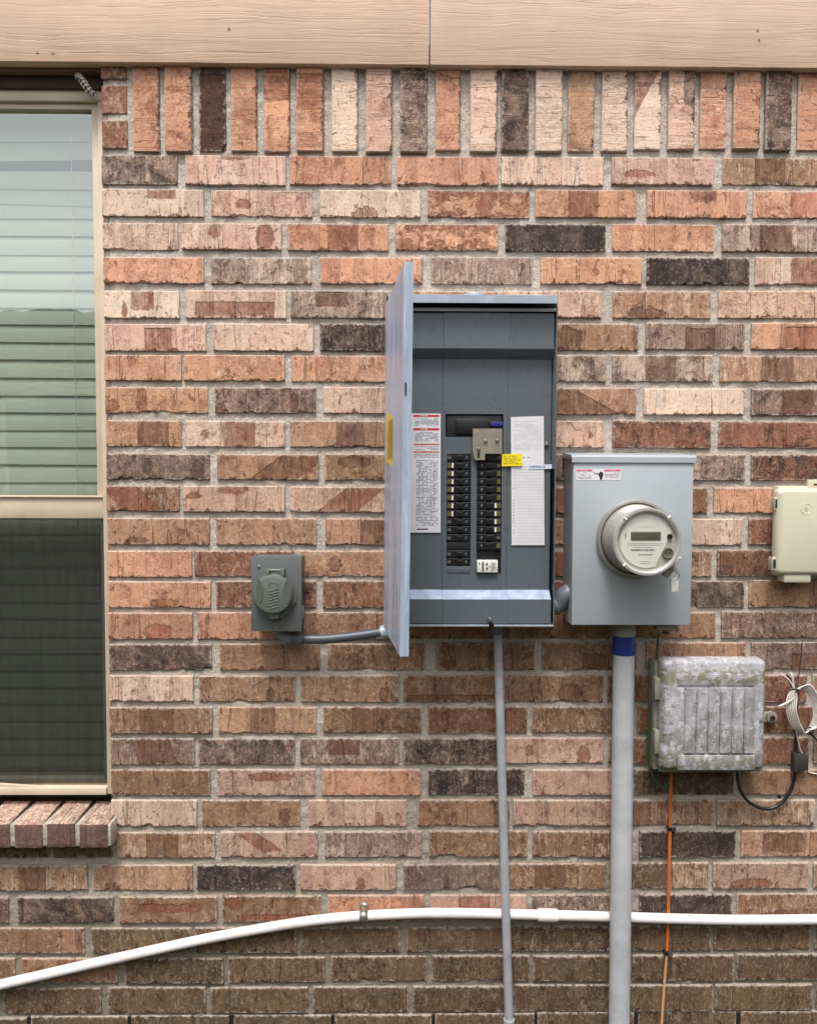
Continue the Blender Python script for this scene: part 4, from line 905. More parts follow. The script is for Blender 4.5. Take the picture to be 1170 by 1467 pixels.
# socket ring on the box
rc = P(908.5, 771, DM)
m_ring = plain('dull aluminium ring', (176, 172, 166), .35, .6, var=.08, scale=40)
MB().lathe([(.083, -.002), (.0875, .004), (.0880, .012), (.0850, .0165), (.0805, .017), (.0790, .012), (.0790, -.001)], rc, n=72).build('socket_ring', m_ring, mbx)
mt = empty('electric_meter', 'round glass-domed digital electricity meter plugged into the grey meter box', 'electricity meter', rc)
m_mbody = plain('grey meter body', (164, 159, 150), .30, .25, var=.06, scale=30)
bod = MB().lathe([(.0, .004), (.0775, .004), (.0775, .018), (.0755, .022), (.0735, .050), (.0715, .078), (.0715, .082), (.0, .082)], rc, n=72).build('body', m_mbody, mt)
MB().lathe([(.0735, .0), (.0785, .0), (.0785, .010), (.0735, .010)], rc, n=60).build('gasket', m_dark, mt)
grv = MB()
for h_ in (.030, .038, .046, .054, .062, .070):
    r_ = .0755-(h_-.022)*.072; grv.lathe([(r_-.0005, h_), (r_+.0007, h_+.0008), (r_+.0007, h_+.0016), (r_-.0005, h_+.0024)], rc, n=64)
grv.build('ribs', m_mbody, mt)
fc = rc+Vector((0, -.090, 0))
MB().lathe([(.0722, -.010), (.0730, .004), (.0722, .009), (.0675, .0095), (.0640, .006), (.0625, -.002)], fc, n=72).build('rim', plain('clear rim', (196, 194, 188), .12, .4, var=.03), mt)
m_face = plain('cream dial', (208, 207, 197), .35, var=.03); m_facegrey = plain('grey dial', (170, 168, 156), .4, var=.04)
fy = -.0020
MB().lathe([(0, fy), (.0632, fy)], fc, n=64).build('dial_back', m_facegrey, mt)
def FP(u, v, o=.0): return fc+Vector((u, -(fy+o), v))       # point on the dial, metres
ang = [math.radians(a_) for a_ in range(20, 296, 6)]
MB().prism([FP(.057*math.cos(a_), .057*math.sin(a_), .0004) for a_ in ang][::-1], Vector((0, -.0008, 0))).build('dial_plate', m_face, mt, False)
# screen and print on the dial
MB().box(fc.x-.034, fc.x+.030, fc.y-fy-.0028, fc.y-fy-.0012, fc.z+.003, fc.z+.021, .0006).build('display', plain('lcd glass', (92, 92, 78), .15), mt)
text_mesh('888888', .017, FP(-.002, .012, .0031), plain('lcd digits', (76, 77, 64), .3), mt)
pr = MB()
def dq(m, u0, u1, v0, v1, o=.0014): m.quad(FP(u0, v1, o), FP(u0, v0, o), FP(u1, v0, o), FP(u1, v1, o))
rnd = random.Random(5)
for v_, u0, u1, hh in ((.031, -.02, .018, .0008), (-.008, -.040, .030, .0012), (-.0125, -.028, .012, .0011), (-.0285, -.016, .012, .0030), (-.043, -.012, .008, .0012), (-.047, -.014, .010, .0014)):
    x_ = u0
    while x_ < u1: e_ = x_+rnd.uniform(.001, .004); dq(pr, x_, min(e_, u1), v_-hh/2, v_+hh/2); x_ = e_+.0009
pr.build('print_line', m_greyink, mt, False)
bc = MB(); x_ = -.033
while x_ < .018: e_ = x_+rnd.uniform(.0004, .0014); dq(bc, x_, e_, -.0205, -.0165); x_ = e_+rnd.uniform(.0004, .0010)
bc.build('barcode', m_ink, mt, False)
MB().box(fc.x-.041, fc.x+.037, fc.y-fy-.0014, fc.y-fy-.0009, fc.z-.0052, fc.z-.0044).build('divider', m_greyink, mt)
text_mesh('f', .018, FP(-.045, .010, .0014), m_greyink, mt)
MB().lathe([(0, .006), (.0052, .006), (.0056, 0)], FP(.0490, .011, 0), n=24).build('optical_port', m_dark, mt)
kn = MB().lathe([(0, .004), (.0085, .004), (.0095, .007), (.0115, .007), (.0125, 0)], FP(.0455, -.0245, 0), n=28).build('demand_reset', plain('smoky knob', (112, 110, 100), .3), mt)
for s_ in (-.0035, .0035): MB().box(FP(.0455+s_, 0).x-.0016, FP(.0455+s_, 0).x+.0016, fc.y-fy-.0052, fc.y-fy-.0042, fc.z-.026, fc.z-.023).build('slot', m_ink, kn)
for a_ in (50, 135, 225):
    c_ = fc+Vector((.069*math.cos(R(a_)), 0, .069*math.sin(R(a_)))); e_ = Vector((math.cos(R(a_)), 0, math.sin(R(a_))))
    MB().cyl(c_+Vector((0, -.010, 0))-e_*.003, c_+Vector((0, -.010, 0))+e_*.004, .0022, n=8).build('lug', m_white, mt)
k = NT('dome glass'); k.t.nodes.remove(k.b)
tr = k.n('ShaderNodeBsdfTransparent'); tr.inputs[0].default_value = (1, 1, .99, 1); gl = k.n('ShaderNodeBsdfGlossy'); gl.inputs['Roughness'].default_value = .02
fz = schlick(k, .04)
mx = k.n('ShaderNodeMixShader'); k.set(mx.inputs[0], fz); k.t.links.new(tr.outputs[0], mx.inputs[1]); k.t.links.new(gl.outputs[0], mx.inputs[2]); k.t.links.new(mx.outputs[0], k.out.inputs[0])
MB().lathe([(0, .0115), (.030, .0105), (.052, .0080), (.0640, .004)], fc, n=64).build('dome', k.m, mt)
# barrel lock and tag
lk = empty('meter_lock', 'small metal barrel lock and screw on the rim of the round meter', 'lock', P(962, 812, .193))
MB().cyl(P(952, 826, .185), P(961, 813, .190), .0085, n=18, bev=.001).build('barrel', m_steel, lk)
MB().cyl(P(964, 808, .193), P(972, 797, .198), .0072, n=18, bev=.002).build('screw_head', m_white, lk)
MB().prism([P(956, 806, .196), P(959, 803, .196), P(973, 819, .196), P(970, 823, .196)][::-1], Vector((0, .006, 0)), .0008).build('tab', m_ring, lk)
MB().tube([P(971, 820, .193), P(972.5, 826, .193), P(970, 829, .193), P(968, 832, .193)], .0007, 6, 4).build('seal_wire', m_ink, lk)
sg = MB().box(-.0083, .0083, -.004, .004, -.0150, .0150, .002).build('seal_tag', m_white, None, origin=(0, 0, 0)); sg.location = P(965, 838, .172); sg.rotation_euler = (0, R(-4), R(10))
tag(sg, 'white plastic utility seal tag hanging below the meter lock', 'seal tag')

# ---------------------------------------------------------------- conduits
m_con = plain('grey pvc conduit', (178, 180, 184), .42, var=.1, scale=18, dirt=(120, 118, 112), dirt_amt=.4)
mc = empty('service_conduit', 'thick grey conduit with a blue band dropping from the meter box', 'conduit', P(890, 900, .045))
dC = .045; rC = .0247
top, bot = P(893.5, 898, dC), P(886, 1500, dC); bot = top+(bot-top)*((top.z-.03)/(top.z-bot.z))
MB().tube([top, top.lerp(bot, .5), bot], rC, 32, 4).build('pipe', m_con, mc)
MB().cyl(top+Vector((0, 0, .012)), P(893.5, 910, dC), rC+.0025, n=32, bev=.001).build('hub', plain('grey brown hub', (128, 126, 118), .5), mc)
MB().cyl(P(893.5, 910, dC), P(893.2, 937, dC), rC+.0012, n=32, bev=.0005).build('blue_band', plain('blue tape', (28, 46, 112), .38, var=.08), mc)
m_con2 = plain('grey painted steel tube', (160, 163, 168), .4, var=.12, scale=25, dirt=(86, 84, 78), dirt_amt=.55)
sc = empty('ground_conduit', 'slim grey conduit running down from under the breaker panel', 'conduit', P(713, 900, .05))
dG = .034; rG = .0104
t0, t1 = P(712.5, 903, dG), P(729, 1467, dG); t2 = t0+(t1-t0)*((t0.z-.03)/(t0.z-t1.z))
MB().tube([t0, t0.lerp(t2, .5), t2], rG, 22, 3).build('pipe', m_con2, sc)
MB().cyl(P(712.5, 895, dG), P(712.8, 909, dG), .0138, n=22, bev=.001).build('hub', m_cgrey, sc)
MB().cyl(P(728.6, 1459, dG), P(729.5, 1490, dG), .0135, n=22, bev=.0012).build('coupling', m_con2, sc)
# inlet conduit (dark, curved)
m_cdark = plain('dark grey flexible conduit', (74, 78, 86), .38, var=.08, scale=20)
ic = empty('inlet_conduit', 'dark grey curved conduit linking the small inlet box to the breaker panel', 'conduit', P(490, 912, .04))
dI = .036
MB().tube([P(430, 915.5, dI), P(455, 916, dI), P(480, 914.5, dI), P(510, 911, dI), P(535, 907.5, dI), P(552, 905, dI)], .0112, 20, 6).build('pipe', m_cdark, ic)
MB().tube([P(402, 902, dI), P(404, 908, dI), P(411, 913, dI), P(420, 915.5, dI), P(432, 916, dI)], .0128, 20, 5).build('elbow', m_cgrey, ic)
MB().cyl(P(417, 915, dI), P(433, 915.8, dI), .0150, n=24, bev=.001).build('hub', plain('dark grey hub', (92, 96, 100), .45), ic)
MB().cyl(P(545, 906, dI), P(556, 904.5, dI), .0165, n=24, bev=.002).build('hub', m_pl, ic)

# ---------------------------------------------------------------- power inlet box
m_in = plain('dark grey enamel', (92, 96, 96), .42, var=.05, scale=16, dirt=(108, 104, 92), dirt_amt=.3)
m_in2 = plain('grey green plastic', (98, 104, 97), .38, var=.05, scale=30)
DI = .078
ib = empty('power_inlet_box', 'small dark grey generator inlet box with a round flip lid', 'inlet box', P(396, 900, 0))
bx0, bx1, bz1, bz0 = X(362, 850, DI), X(430, 850, DI), Z(395, 799, DI), Z(395, 902, DI)
MB().box(bx0, bx1, -DI, 0, bz0, bz1, .0015).build('enclosure', m_in, ib)
MB().box(X(360, 850, DI+.003), X(432, 850, DI+.003), -DI-.003, -DI, Z(395, 904, DI), Z(395, 797.5, DI), .0012).build('cover_plate', m_in, ib)
dd = DI+.003
oc = P(395, 855, dd)
def ell(c, rx, rz, n=40, a0=0): return [c+Vector((rx*math.cos(t), 0, rz*math.sin(t))) for t in [a0+i*math.tau/n for i in range(n)]]
fl = [P(a_, b_, dd) for a_, b_ in ((380, 822), (408, 822), (425, 846), (425, 862), (412, 880), (404, 886), (386, 886), (378, 880), (366, 862), (366, 846))]
MB().prism(fl[::-1], Vector((0, -.006, 0)), .0015).build('inlet_flange', m_in2, ib)
dl = dd+.006
lid = MB().lathe([(0, .020), (.037, .020), (.0420, .0185), (.0445, .013), (.0455, 0)], P(392.5, 850, dl), n=56).build('flip_lid', m_in2, ib)
dl2 = dl+.0202
m_in3 = plain('recessed plastic', (86, 91, 85), .45)
for s_ in (-1, 1):
    cx_ = 391.5+s_*20.5; pts = []
    for i in range(17):
        t = -1+2*i/16; pts.append((cx_-s_*5.5*(1-t*t)**.8+s_*0, 847+t*17))
    for i in range(17):
        t = 1-2*i/16; pts.append((cx_+s_*4.2*(1-t*t)**.7, 847+t*17))
    cl = []
    for p_ in pts:
        if not cl or (abs(cl[-1][0]-p_[0])+abs(cl[-1][1]-p_[1])) > .3: cl.append(p_)
    if abs(cl[0][0]-cl[-1][0])+abs(cl[0][1]-cl[-1][1]) < .3: cl.pop()
    MB().prism([P(a_, b_, dl2) for a_, b_ in cl], Vector((0, -.0006, 0))).build('finger_recess', m_in3, lid, False)
    MB().tube([P(a_, b_, dl2+.0006) for a_, b_ in pts[:17]], .0012, 8, 1).build('ridge', m_in2, lid)
for i in range(7):
    yy = 846+i*4.2; MB().tube([P(384.5, yy+1.6, dl2+.0002), P(399, yy-2.6, dl2+.0002)], .0009, 6, 1).build('grip_rib', m_in2, lid)
MB().tube([P(384, 838, dl2), P(388, 834.5, dl2), P(395, 834.5, dl2), P(399, 838, dl2)], .0010, 6, 4).build('grip_rib', m_in2, lid)
MB().prism(([P(a_, b_, dl+.010) for a_, b_ in ((383, 877), (402, 877), (398, 887), (387, 887))])[::-1], Vector((0, .008, 0)), .001).build('lid_lip', m_in2, lid)
hn = MB().box(X(381, 818, dl+.01), X(386, 818, dl+.01), -dl-.012, -dd, Z(383, 825, dl), Z(383, 814, dl), .001).box(X(402, 818, dl+.01), X(407.5, 818, dl+.01), -dl-.012, -dd, Z(383, 825, dl), Z(383, 814, dl), .001)
hn.cyl(P(381, 817, dl+.008), P(407, 817, dl+.008), .0032, n=14).build('hinge', m_in2, ib)
for a_, b_ in ((371.5, 812), (395.5, 900)):
    c_ = P(a_, b_, dd); s_ = MB().lathe([(0, .0026), (.0025, .0024), (.0038, .0010), (.0042, 0)], c_, n=18).build('screw', m_steel, ib)
    MB().box(c_.x-.0028, c_.x+.0028, c_.y-.0029, c_.y-.0024, c_.z-.0005, c_.z+.0005).build('slot', m_ink, s_)
MB().box(bx1, bx1+.006, -.07, -.055, Z(434, 886, .07), Z(434, 868, .07), .001).build('hasp', m_cgrey, ib)

# ---------------------------------------------------------------- white water pipe
m_pvc = plain('white pvc', (226, 219, 219), .34, var=.05, scale=14, dirt=(186, 170, 152), dirt_amt=.5)
wp = empty('white_pipe', 'long white plastic pipe sagging across the bottom of the wall', 'pipe', P(585, 1310, .02))
dP = .0155; rP = .0117
pp = [(-160, 1447), (-80, 1430), (0, 1411), (100, 1388), (200, 1365.5), (300, 1344), (400, 1326), (460, 1317.5), (521, 1312), (600, 1308.5), (680, 1308.5), (780, 1311), (880, 1313.5), (960, 1316), (1060, 1318), (1170, 1317), (1300, 1315), (1500, 1314)]
MB().tube([P(a_, b_, dP) for a_, b_ in pp], rP, 24, 5).build('pipe', m_pvc, wp)
MB().cyl(P(770, 1310.8, dP), P(798, 1311.5, dP), rP+.0033, n=28, bev=.001).build('coupling', m_pvc, wp)
st_ = MB()
c_ = P(521, 1311.8, dP); arc = [c_+Vector((0, -.0137*math.cos(t), .0137*math.sin(t))) for t in [R(a_) for a_ in range(-88, 89, 11)]]
arc = [Vector((c_.x, 0, c_.z-.0137))]+arc+[Vector((c_.x, -.002, c_.z+.0145)), Vector((c_.x, -.002, c_.z+.0245))]
for p0, p1 in zip(arc, arc[1:]): st_.quad(p0+Vector((-.0095, 0, 0)), p0+Vector((.0095, 0, 0)), p1+Vector((.0095, 0, 0)), p1+Vector((-.0095, 0, 0)))
so_ = st_.build('pipe_strap', m_steel, wp)
md = so_.modifiers.new('t', 'SOLIDIFY'); md.thickness = .0012; md.offset = 1
c2 = P(521, 1298.5, .004); MB().lathe([(0, .003), (.0035, .0026), (.0046, 0)], c2, n=16).build('screw', m_steel, so_)

# ---------------------------------------------------------------- weathered telecom box
k = NT('mossy weathered plastic'); p = k.pos(); ob_ = k.vmul(p, (1, 1, 1))
base = k.mix(k.mapr(k.noise(p, 25, 5, .65), .3, .7), lin((140, 137, 138)), lin((176, 172, 178)))
pz = k.sep(p)[2]
zrel = k.mapr(pz, Z(1020, 1100, .1), Z(1020, 960, .1), 0, 1, False)
band = k.math('MULTIPLY', k.mapr(k.math('ABSOLUTE', k.math('SUBTRACT', pz, Z(1020, 972, .1))), .012, .024, 1, 0), .17)
foot = k.mapr(zrel, -.02, .22, .12, 0)
left = k.mapr(k.sep(p)[0], X(945, 1000, .1), X(985, 1000, .1), .10, 0)
gm = k.math('ADD', k.noise(k.vmul(p, (52, 26, 26)), 1.0, 8, .75, .2), k.math('MULTIPLY', zrel, -.20))
c = k.mix(k.math('MULTIPLY', k.mapr(gm, .38, .52), .8), base, lin((120, 117, 112)))
gw_ = k.noise(k.vadd(k.vmul(p, (60, 20, 50)), (9, 9, 9)), 1.0, 8, .78)
c = k.mix(k.math('MULTIPLY', k.mapr(gw_, .54, .58), .65), c, lin((204, 201, 204)))
gm2 = k.math('ADD', k.noise(k.vadd(k.vmul(p, (50, 20, 60)), (5, 1, 2)), 1.0, 8, .78, .2), k.math('MULTIPLY', k.math('ADD', band, k.math('ADD', foot, left)), .8))
c = k.mix(k.math('MULTIPLY', k.mapr(gm2, .58, .68), .8), c, lin((108, 106, 74)))
gm3 = k.noise(k.vadd(k.vmul(p, (45, 45, 150)), (2, 8, 2)), 1.0, 6, .75)
c = k.mix(k.math('MULTIPLY', k.mapr(gm3, .59, .63), .8), c, lin((74, 70, 62)))
m_moss = k.fin(c, .62, 0, k.bump(k.math('ADD', gm2, gm3), .5, .001))
m_mossb = plain('green stained plastic', (136, 136, 120), .6, var=.15, scale=20, dirt=(92, 96, 62), dirt_amt=.8)
DT = .085
tb = empty('telecom_box', 'weathered ribbed grey utility box streaked with green algae', 'utility box', P(1018, 1105, 0))
MB().box(X(938, 1030, .06), X(1092, 1030, .06), -.050, 0, Z(1015, 1105, .06), Z(1015, 950, .06), .004).build('base', m_mossb, tb)
def rrect(x0, x1, z0, z1, r, n=6, rb=None):
    pts = []
    for (cx_, cz_, a0, rr) in ((x1-r, z1-r, 0, r), (x0+r, z1-r, 90, r), (x0+(rb or r), z0+(rb or r), 180, rb or r), (x1-(rb or r), z0+(rb or r), 270, rb or r)):
        for i in range(n+1): a_ = R(a0+90*i/n); pts.append((cx_+rr*math.cos(a_), cz_+rr*math.sin(a_)))
    return pts
X0t, X1t, Z1t, Z0t = X(947, 1030, DT), X(1097, 1030, DT), Z(1020, 945.5, DT), Z(1020, 1104, DT)
cv = bmesh.new(); rings = []
for ins, y_, r_ in ((0, -.048, .013), (0, -.068, .013), (.002, -.076, .013), (.006, -DT+.002, .011), (.009, -DT, .010)):
    rings.append([cv.verts.new((a_, y_, b_)) for a_, b_ in rrect(X0t+ins, X1t-ins, Z0t+ins, Z1t-ins, r_, 6, .008)])
for A_, B_ in zip(rings, rings[1:]):
    n = len(A_)
    for i in range(n): cv.faces.new((A_[i], A_[(i+1) % n], B_[(i+1) % n], B_[i]))
cv.faces.new(rings[-1]); bmesh.ops.recalc_face_normals(cv, faces=cv.faces)
m = MB(); m.add(cv); m.build('cover', m_moss, tb)
MB().box(X(945, 1030, .06), X(1094, 1030, .06), -.061, -.050, Z(1015, 1108, .07), Z(1015, 949, .07), .003).build('cover_rim', m_mossb, tb)
# recessed band at the top, ribs, raised ledge at the bottom
bx = lambda px, py: P(px, py, DT+.001)
for i in range(6):
    xa = 980+i*17.1; a_ = P(xa, 984, DT); b_ = P(xa+13.0, 1079, DT)
    MB().prism([Vector((a_.x, -DT+.0005, a_.z)), Vector((b_.x, -DT+.0005, a_.z)), Vector((b_.x, -DT+.0005, b_.z)), Vector((a_.x, -DT+.0005, b_.z))], Vector((0, -.0065, 0)), .0022).build('rib', m_moss, tb)
a_, b_ = P(970, 966, DT), P(1080, 982, DT); MB().box(a_.x, b_.x, -DT-.0025, -DT+.0004, b_.z, a_.z, .0010).build('top_band', m_moss, tb)
a_, b_ = P(969, 1081, DT), P(1079, 1102, DT); MB().box(a_.x, b_.x, -DT-.006, -DT+.0004, b_.z, a_.z, .0015).build('bottom_ledge', m_moss, tb)
for y0_, y1_ in ((970, 1001), (1045, 1078)):
    a_, b_ = P(936, y0_, .06), P(944, y1_, .06); MB().box(a_.x, b_.x, -.070, -.046, b_.z, a_.z, .002).build('hinge', m_mossb, tb)
c_ = P(1102, 1026, .002); lg = MB().box(c_.x-.02, c_.x+.004, c_.y-.010, c_.y, c_.z-.012, c_.z+.012, .002).cyl(c_, c_+Vector((0, -.012, 0)), .0138, n=24, bev=.002).build('mounting_lug', plain('worn lug', (150, 146, 138), .55, var=.2, scale=60, dirt=(80, 72, 60), dirt_amt=.8), tb)
MB().lathe([(.004, .0), (.0062, .002), (.0062, .005), (.004, .005), (.0045, .001), (0, .001)], c_+Vector((0, -.012, 0)), n=20).build('screw', plain('dull bolt', (84, 80, 74), .5, .6), lg)

# ---------------------------------------------------------------- beige utility box on the right
m_bg = plain('beige plastic', (196, 190, 168), .38, var=.035, scale=6, dirt=(176, 168, 146), dirt_amt=.3)
bb_ = empty('beige_box', 'beige plastic utility box with latches cut by the right edge of the photograph', 'utility box', P(1150, 830, 0))
DB = .052
X0b, X1b, Z1b, Z0b = X(1112, 770, DB), X(1112, 770, DB)+.19, Z(1140, 700, DB), Z(1140, 824, DB)
MB().box(X0b+.010, X1b+.004, -.030, 0, Z0b-.006, Z1b+.006, .006).build('base', m_bg, bb_)
cv = bmesh.new(); rings = []
for ins, y_, r_ in ((0, -.030, .012), (0, -.042, .012), (.002, -.047, .012), (.006, -DB+.001, .010), (.009, -DB, .009)):
    rings.append([cv.verts.new((a_, y_, b_)) for a_, b_ in rrect(X0b+ins, X1b-ins, Z0b+ins, Z1b-ins, r_, 6)])
for A_, B_ in zip(rings, rings[1:]):
    n = len(A_)
    for i in range(n): cv.faces.new((A_[i], A_[(i+1) % n], B_[(i+1) % n], B_[i]))
cv.faces.new(rings[-1]); bmesh.ops.recalc_face_normals(cv, faces=cv.faces)
m = MB(); m.add(cv); cvo = m.build('cover', m_bg, bb_)
for y0_, y1_ in ((712, 730.5), (798, 816.5)):
    xo = -3 if y0_ > 750 else 0
    a_, b_ = P(1106+xo, y0_, DB-.01), P(1118+xo, y1_, DB-.01)
    lt = MB().box(a_.x, b_.x+.004, -.045, -.041, b_.z, a_.z, .001).box(a_.x, a_.x+.004, -.045, -.030, b_.z, a_.z, .001).build('latch', m_bg, bb_)
    MB().box(a_.x+.005, b_.x-.002, -.0465, -.045, b_.z+.005, a_.z-.005, .0005).build('latch_slot', m_ink, lt)
a_, b_ = P(1122, 825, .045), P(1161, 835, .045); MB().box(a_.x, b_.x, -.046, -.01, b_.z, a_.z+.004, .004).build('cable_port', m_bg, bb_)
a_, b_ = P(1157, 687, .03), P(1185, 702, .03); tb_ = MB().box(a_.x, b_.x, -.03, -.02, b_.z, a_.z, .001).build('mounting_tab', m_bg, bb_)
a_, b_ = P(1165, 693, .031), P(1178, 695, .031); MB().box(a_.x, b_.x, -.0312, -.03, b_.z, a_.z).build('slot', m_ink, tb_)
c_ = P(1154, 729, DB); MB().lathe([(.0112, .0), (.0120, .0007), (.0128, 0)], c_, n=40).build('emblem_ring', m_bg, cvo)
MB().box(c_.x-.005, c_.x+.006, c_.y-.0006, c_.y, c_.z-.0006, c_.z+.0008).box(c_.x-.004, c_.x+.003, c_.y-.0006, c_.y, c_.z+.004, c_.z+.0052).box(c_.x-.003, c_.x+.004, c_.y-.0006, c_.y, c_.z-.005, c_.z-.004).build('emblem_bars', m_bg, cvo)

# ---------------------------------------------------------------- cables
m_blk = plain('black cable jacket', (28, 26, 26), .35); m_wht = plain('white cable jacket', (214, 208, 200), .4, var=.06, dirt=(150, 140, 126))
m_grn = plain('green wire jacket', (46, 74, 52), .45); m_org = plain('orange cable jacket', (190, 104, 48), .45, var=.1, scale=14)
m_orgp = plain('faded orange cable jacket', (196, 150, 112), .5, var=.1, scale=14)
bc_ = empty('black_cable', 'black coaxial cable looping below the algae-stained utility box', 'cable', P(1100, 1158, .02))
MB().tube([P(1056, 1100, .04), P(1056, 1116, .032), P(1060, 1132, .024), P(1069, 1146, .018), P(1082, 1155, .016), P(1096, 1159, .014), P(1110, 1156, .014), P(1122, 1147, .014), P(1131, 1133, .014), P(1136.5, 1118, .014), P(1139, 1100, .014), P(1139.5, 1080, .012), P(1140, 1060, .010), P(1140, 1020, .008), P(1141, 990, .008)], .0042, 12, 6).build('jacket', m_blk, bc_)
MB().lathe([(0, .006), (.004, .005), (.0048, 0)], P(1115, 1141, .012), n=12).build('cable_clip', m_blk, bc_)
sp = tag(MB().box(X(1139, 1092, .02), X(1158, 1092, .02), -.020, -.001, Z(1148, 1104, .02), Z(1148, 1081, .02), .002).box(X(1137.5, 1092, .024), X(1142.5, 1092, .024), -.024, -.004, Z(1148, 1106, .02), Z(1148, 1079, .02), .002).build('cable_splitter', plain('dark grey block', (50, 52, 46), .6, dirt=(84, 80, 68))), 'small dark grey splitter block on the black cable beneath the white coil', 'splitter')
cw = empty('cable_coil', 'coiled bundle of white cable tied with black ties beside the algae-stained box', 'cable coil', P(1145, 985, .03))
rnd = random.Random(3)
for i in range(6):     # right-hand loops
    o_ = i*2.6-3; dd_ = .022+.003*i
    MB().tube([P(1138+i*.6, 988, dd_), P(1148+o_, 986-i, dd_+.008), P(1159+o_, 993, dd_+.01), P(1166+o_, 1010, dd_+.01), P(1167+o_*.8, 1027, dd_+.01), P(1162+o_, 1040, dd_+.005), P(1156+o_*.4, 1046, dd_)], .0017, 8, 6).build('strand', m_wht, cw)
for i in range(6):     # left-hand strands going down
    o_ = i*2.7-2; dd_ = .020+.003*i
    MB().tube([P(1134+o_*.5, 987, dd_), P(1129+o_, 1000, dd_+.004), P(1128+o_, 1016, dd_+.008), P(1132+o_, 1033, dd_+.006), P(1140+o_*.8, 1045, dd_+.004), P(1149+o_*.3, 1050, dd_), P(1158, 1047, dd_-.004)], .0017, 8, 6).build('strand', m_wht, cw)
MB().tube([P(1137, 987, .028), P(1130, 975, .03), P(1122, 968, .03), P(1117, 965, .03)], .0020, 8, 5).build('strand', m_wht, cw)
MB().tube([P(1137, 987, .026), P(1135, 974, .03), P(1133, 966, .028), P(1131, 964, .026)], .0021, 8, 5).build('strand', m_wht, cw)
MB().tube([P(1140, 995, .034), P(1134, 1002, .036), P(1124, 1008, .036), P(1115, 1012, .034)], .0024, 8, 5).build('strand', m_wht, cw)
MB().tube([P(1138, 1035, .03), P(1141, 1055, .02), P(1146, 1075, .012), P(1152, 1083, .008), P(1154, 1092, .006), P(1157, 1098, .004), P(1158, 1106, .004), P(1172, 1109, .004)], .0016, 8, 5).build('strand', m_wht, cw)
MB().tube([P(1126, 968, .026), P(1130, 974, .026), P(1134, 983, .024)], .0042, 10, 4).build('dark_end', m_blk, cw)
for (a_, b_, r_) in ((1138, 987, .0085), (1156.5, 1046, .0095)):
    c_ = P(a_, b_, .026); pts = [c_+Vector((r_*.25*math.cos(t)+.2*r_*math.sin(t), r_*1.5*math.cos(t), r_*math.sin(t))) for t in [i*math.tau/14 for i in range(15)]]
    if b_ > 1000: pts = [c_+Vector((r_*math.cos(t), -.006, r_*.9*math.sin(t))) for t in [i*math.tau/14 for i in range(15)]]
    MB().tube(pts, .0016, 8, 2).build('cable_tie', m_blk, cw)
MB().tube([P(1130, 989, .045), P(1137, 987.5, .046), P(1144, 989, .044)], .0020, 8, 4).build('cable_tie', m_blk, cw)
MB().tube([P(1159, 1050, .02), P(1166, 1057, .015), P(1178, 1068, .012), P(1195, 1080, .010)], .0026, 8, 4).build('tie_tail', m_blk, cw)
tw = MB().tube([P(1148.5, 917, .003), P(1147.5, 935, .004), P(1145, 955, .008), P(1142, 985, .02)], .0011, 6, 5).build('thin_wire', plain('brown black wire', (48, 34, 32), .6))
tag(tw, 'thin dark wire running up the wall from the white cable coil', 'wire')
gw = tag(MB().tube([P(944, 902, .06), P(942, 915, .03), P(940.5, 935, .02), P(940, 955, .02), P(939, 975, .03), P(934, 1000, .03), P(930, 1030, .03), P(927.5, 1060, .03), P(926.5, 1085, .03), P(930, 1102, .03), P(938, 1116, .03), P(946, 1127, .026), P(954, 1129, .02), P(957, 1122, .018), P(958, 1108, .02)], .0021, 8, 6).build('green_wire', m_grn), 'thin green ground wire curling down the left side of the algae-stained box', 'wire')
gw2 = tag(MB().tube([P(934, 1098, .028), P(941, 1104, .024), P(943, 1113, .02), P(939, 1121, .02), P(946, 1126, .018)], .0014, 8, 6).build('green_wire', m_grn), 'short loose loop of green wire at the bottom left of the algae-stained box', 'wire')
oc_ = empty('orange_cable', 'orange cable clipped to the wall below the algae-stained utility box', 'cable', P(957, 1250, .01))
MB().tube([P(960.5, 1100, .01), P(960, 1130, .008), P(959, 1190, .007), P(957.5, 1250, .007), P(956.5, 1310, .005), P(955.5, 1345, .006), P(954.5, 1366, .006)], .0042, 12, 4).build('jacket', m_org, oc_)
MB().tube([P(954.5, 1366, .006), P(952.5, 1390, .006), P(950, 1425, .006), P(947, 1467, .007), P(944, 1520, .008)], .0035, 12, 4).build('faded_jacket', m_orgp, oc_)
for a_, b_ in ((960, 1188), (955, 1366)):
    cl_ = MB().box(X(a_-4, b_, .012), X(a_+2, b_, .012), -.0125, 0, Z(a_, b_+2.5, .012), Z(a_, b_-2.5, .012), .001).cyl(P(a_+5, b_, .0), P(a_+5, b_, .014), .0052, n=14, bev=.001).build('cable_clip', m_blk, oc_)
cl_ = empty('ground_clamp', 'small shiny metal ground clamp under the right corner of the meter box', 'clamp', P(955, 900, .06))
MB().box(X(940, 898, .07), X(972, 898, .07), -.070, -.050, Z(950, 903, .07), Z(950, 897, .07), .0015).build('bar', m_steel, cl_)
for px in (945, 957.5, 970): MB().cyl(P(px, 896, .064), P(px, 906, .064), .0034, n=12).build('screw', m_steel, cl_)
MB().cyl(P(949, 906, .06), P(958, 906.5, .06), .003, n=10).build('lug', m_dark, cl_)

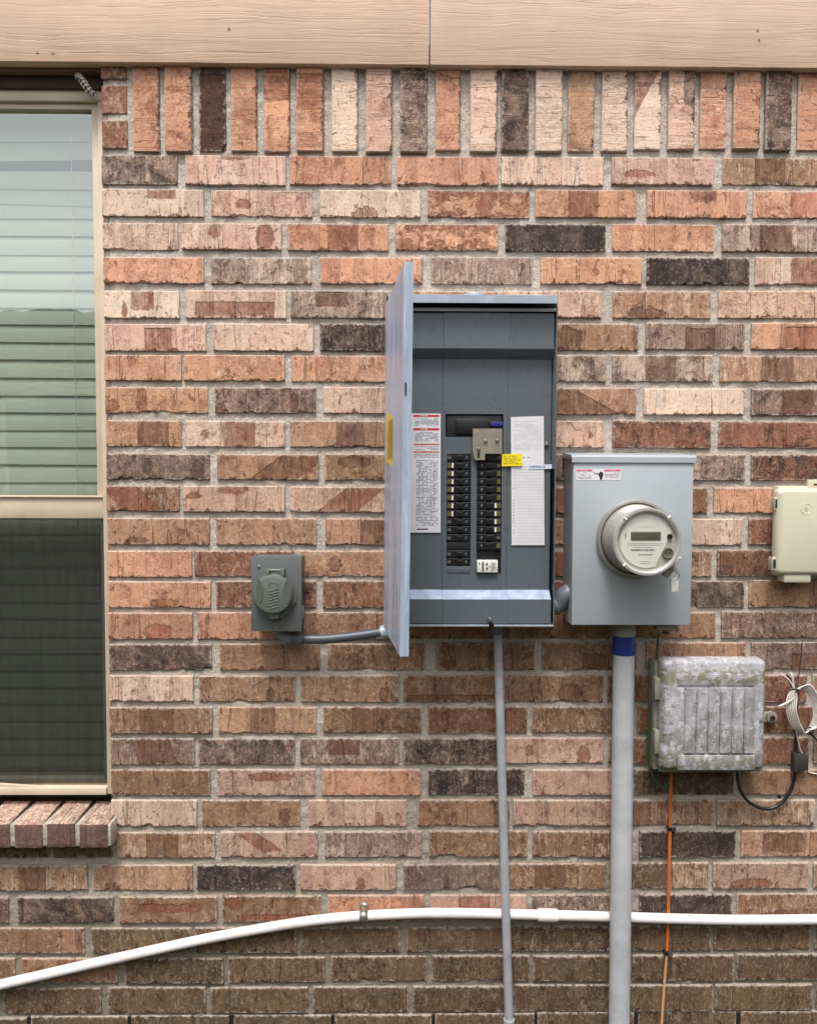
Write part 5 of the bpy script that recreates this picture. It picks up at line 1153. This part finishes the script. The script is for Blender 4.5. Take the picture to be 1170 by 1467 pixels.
# ---------------------------------------------------------------- ground and the house opposite
k = NT('grass and soil'); p = k.pos()
c = k.mix(k.mapr(k.noise(p, 3, 8, .7), .4, .6), (.05, .075, .028), (.10, .085, .05)); c = k.mix(k.mapr(k.noise(p, 90, 3, .7), .4, .7), c, (.03, .05, .015))
m_gr = k.fin(c, .95, 0, k.bump(k.noise(p, 70, 5, .8), 1, .02))
g = MB().quad((-60, -60, 0), (60, -60, 0), (60, 60, 0), (-60, 60, 0)).build('ground', m_gr, None, False, (0, 0, 0)); tag(g, kind='structure')
YN = -4.6
k = NT('brick of the house opposite'); p = k.pos(); s_ = k.sep(p)
bt = k.n('ShaderNodeTexBrick'); k.set(bt.inputs['Vector'], k.comb(s_[0], s_[2], 0.0)); bt.inputs['Scale'].default_value = 1; bt.inputs['Brick Width'].default_value = .254; bt.inputs['Row Height'].default_value = .079
bt.inputs['Mortar Size'].default_value = .011; bt.inputs['Color1'].default_value = (.42, .28, .21, 1); bt.inputs['Color2'].default_value = (.26, .17, .13, 1); bt.inputs['Mortar'].default_value = (.45, .41, .37, 1)
m_nb = k.fin(bt.outputs[0], .9, 0, k.bump(bt.outputs[1], .6, .006))
nh = empty('neighbour_house', 'single-storey brick house across the side yard, seen only as a reflection in the window', 'house', (0, YN, 0))
MB().box(-9, 9, YN-6, YN, 0, 2.55).build('wall', m_nb, nh, False)
rf = MB(); rf.prism([Vector((-9.4, YN+.3, 2.55)), Vector((-9.4, YN+.3, 2.68)), Vector((-9.4, YN-3.2, 3.25)), Vector((-9.4, YN-6.4, 2.68)), Vector((-9.4, YN-6.4, 2.55))], Vector((18.8, 0, 0)))
rf.build('roof', plain('brown shingle roof', (96, 84, 76), .9, var=.25, scale=8), nh, False)
nw = MB().box(-3.2, -2.2, YN, YN+.03, .9, 2.1).build('window', m_al, nh, False)
MB().box(-3.14, -2.26, YN+.03, YN+.034, .96, 2.04).build('pane', plain('dark pane', (60, 70, 72), .1), nw, False)
print('bricks', nb, 'objects', len(bpy.data.objects))
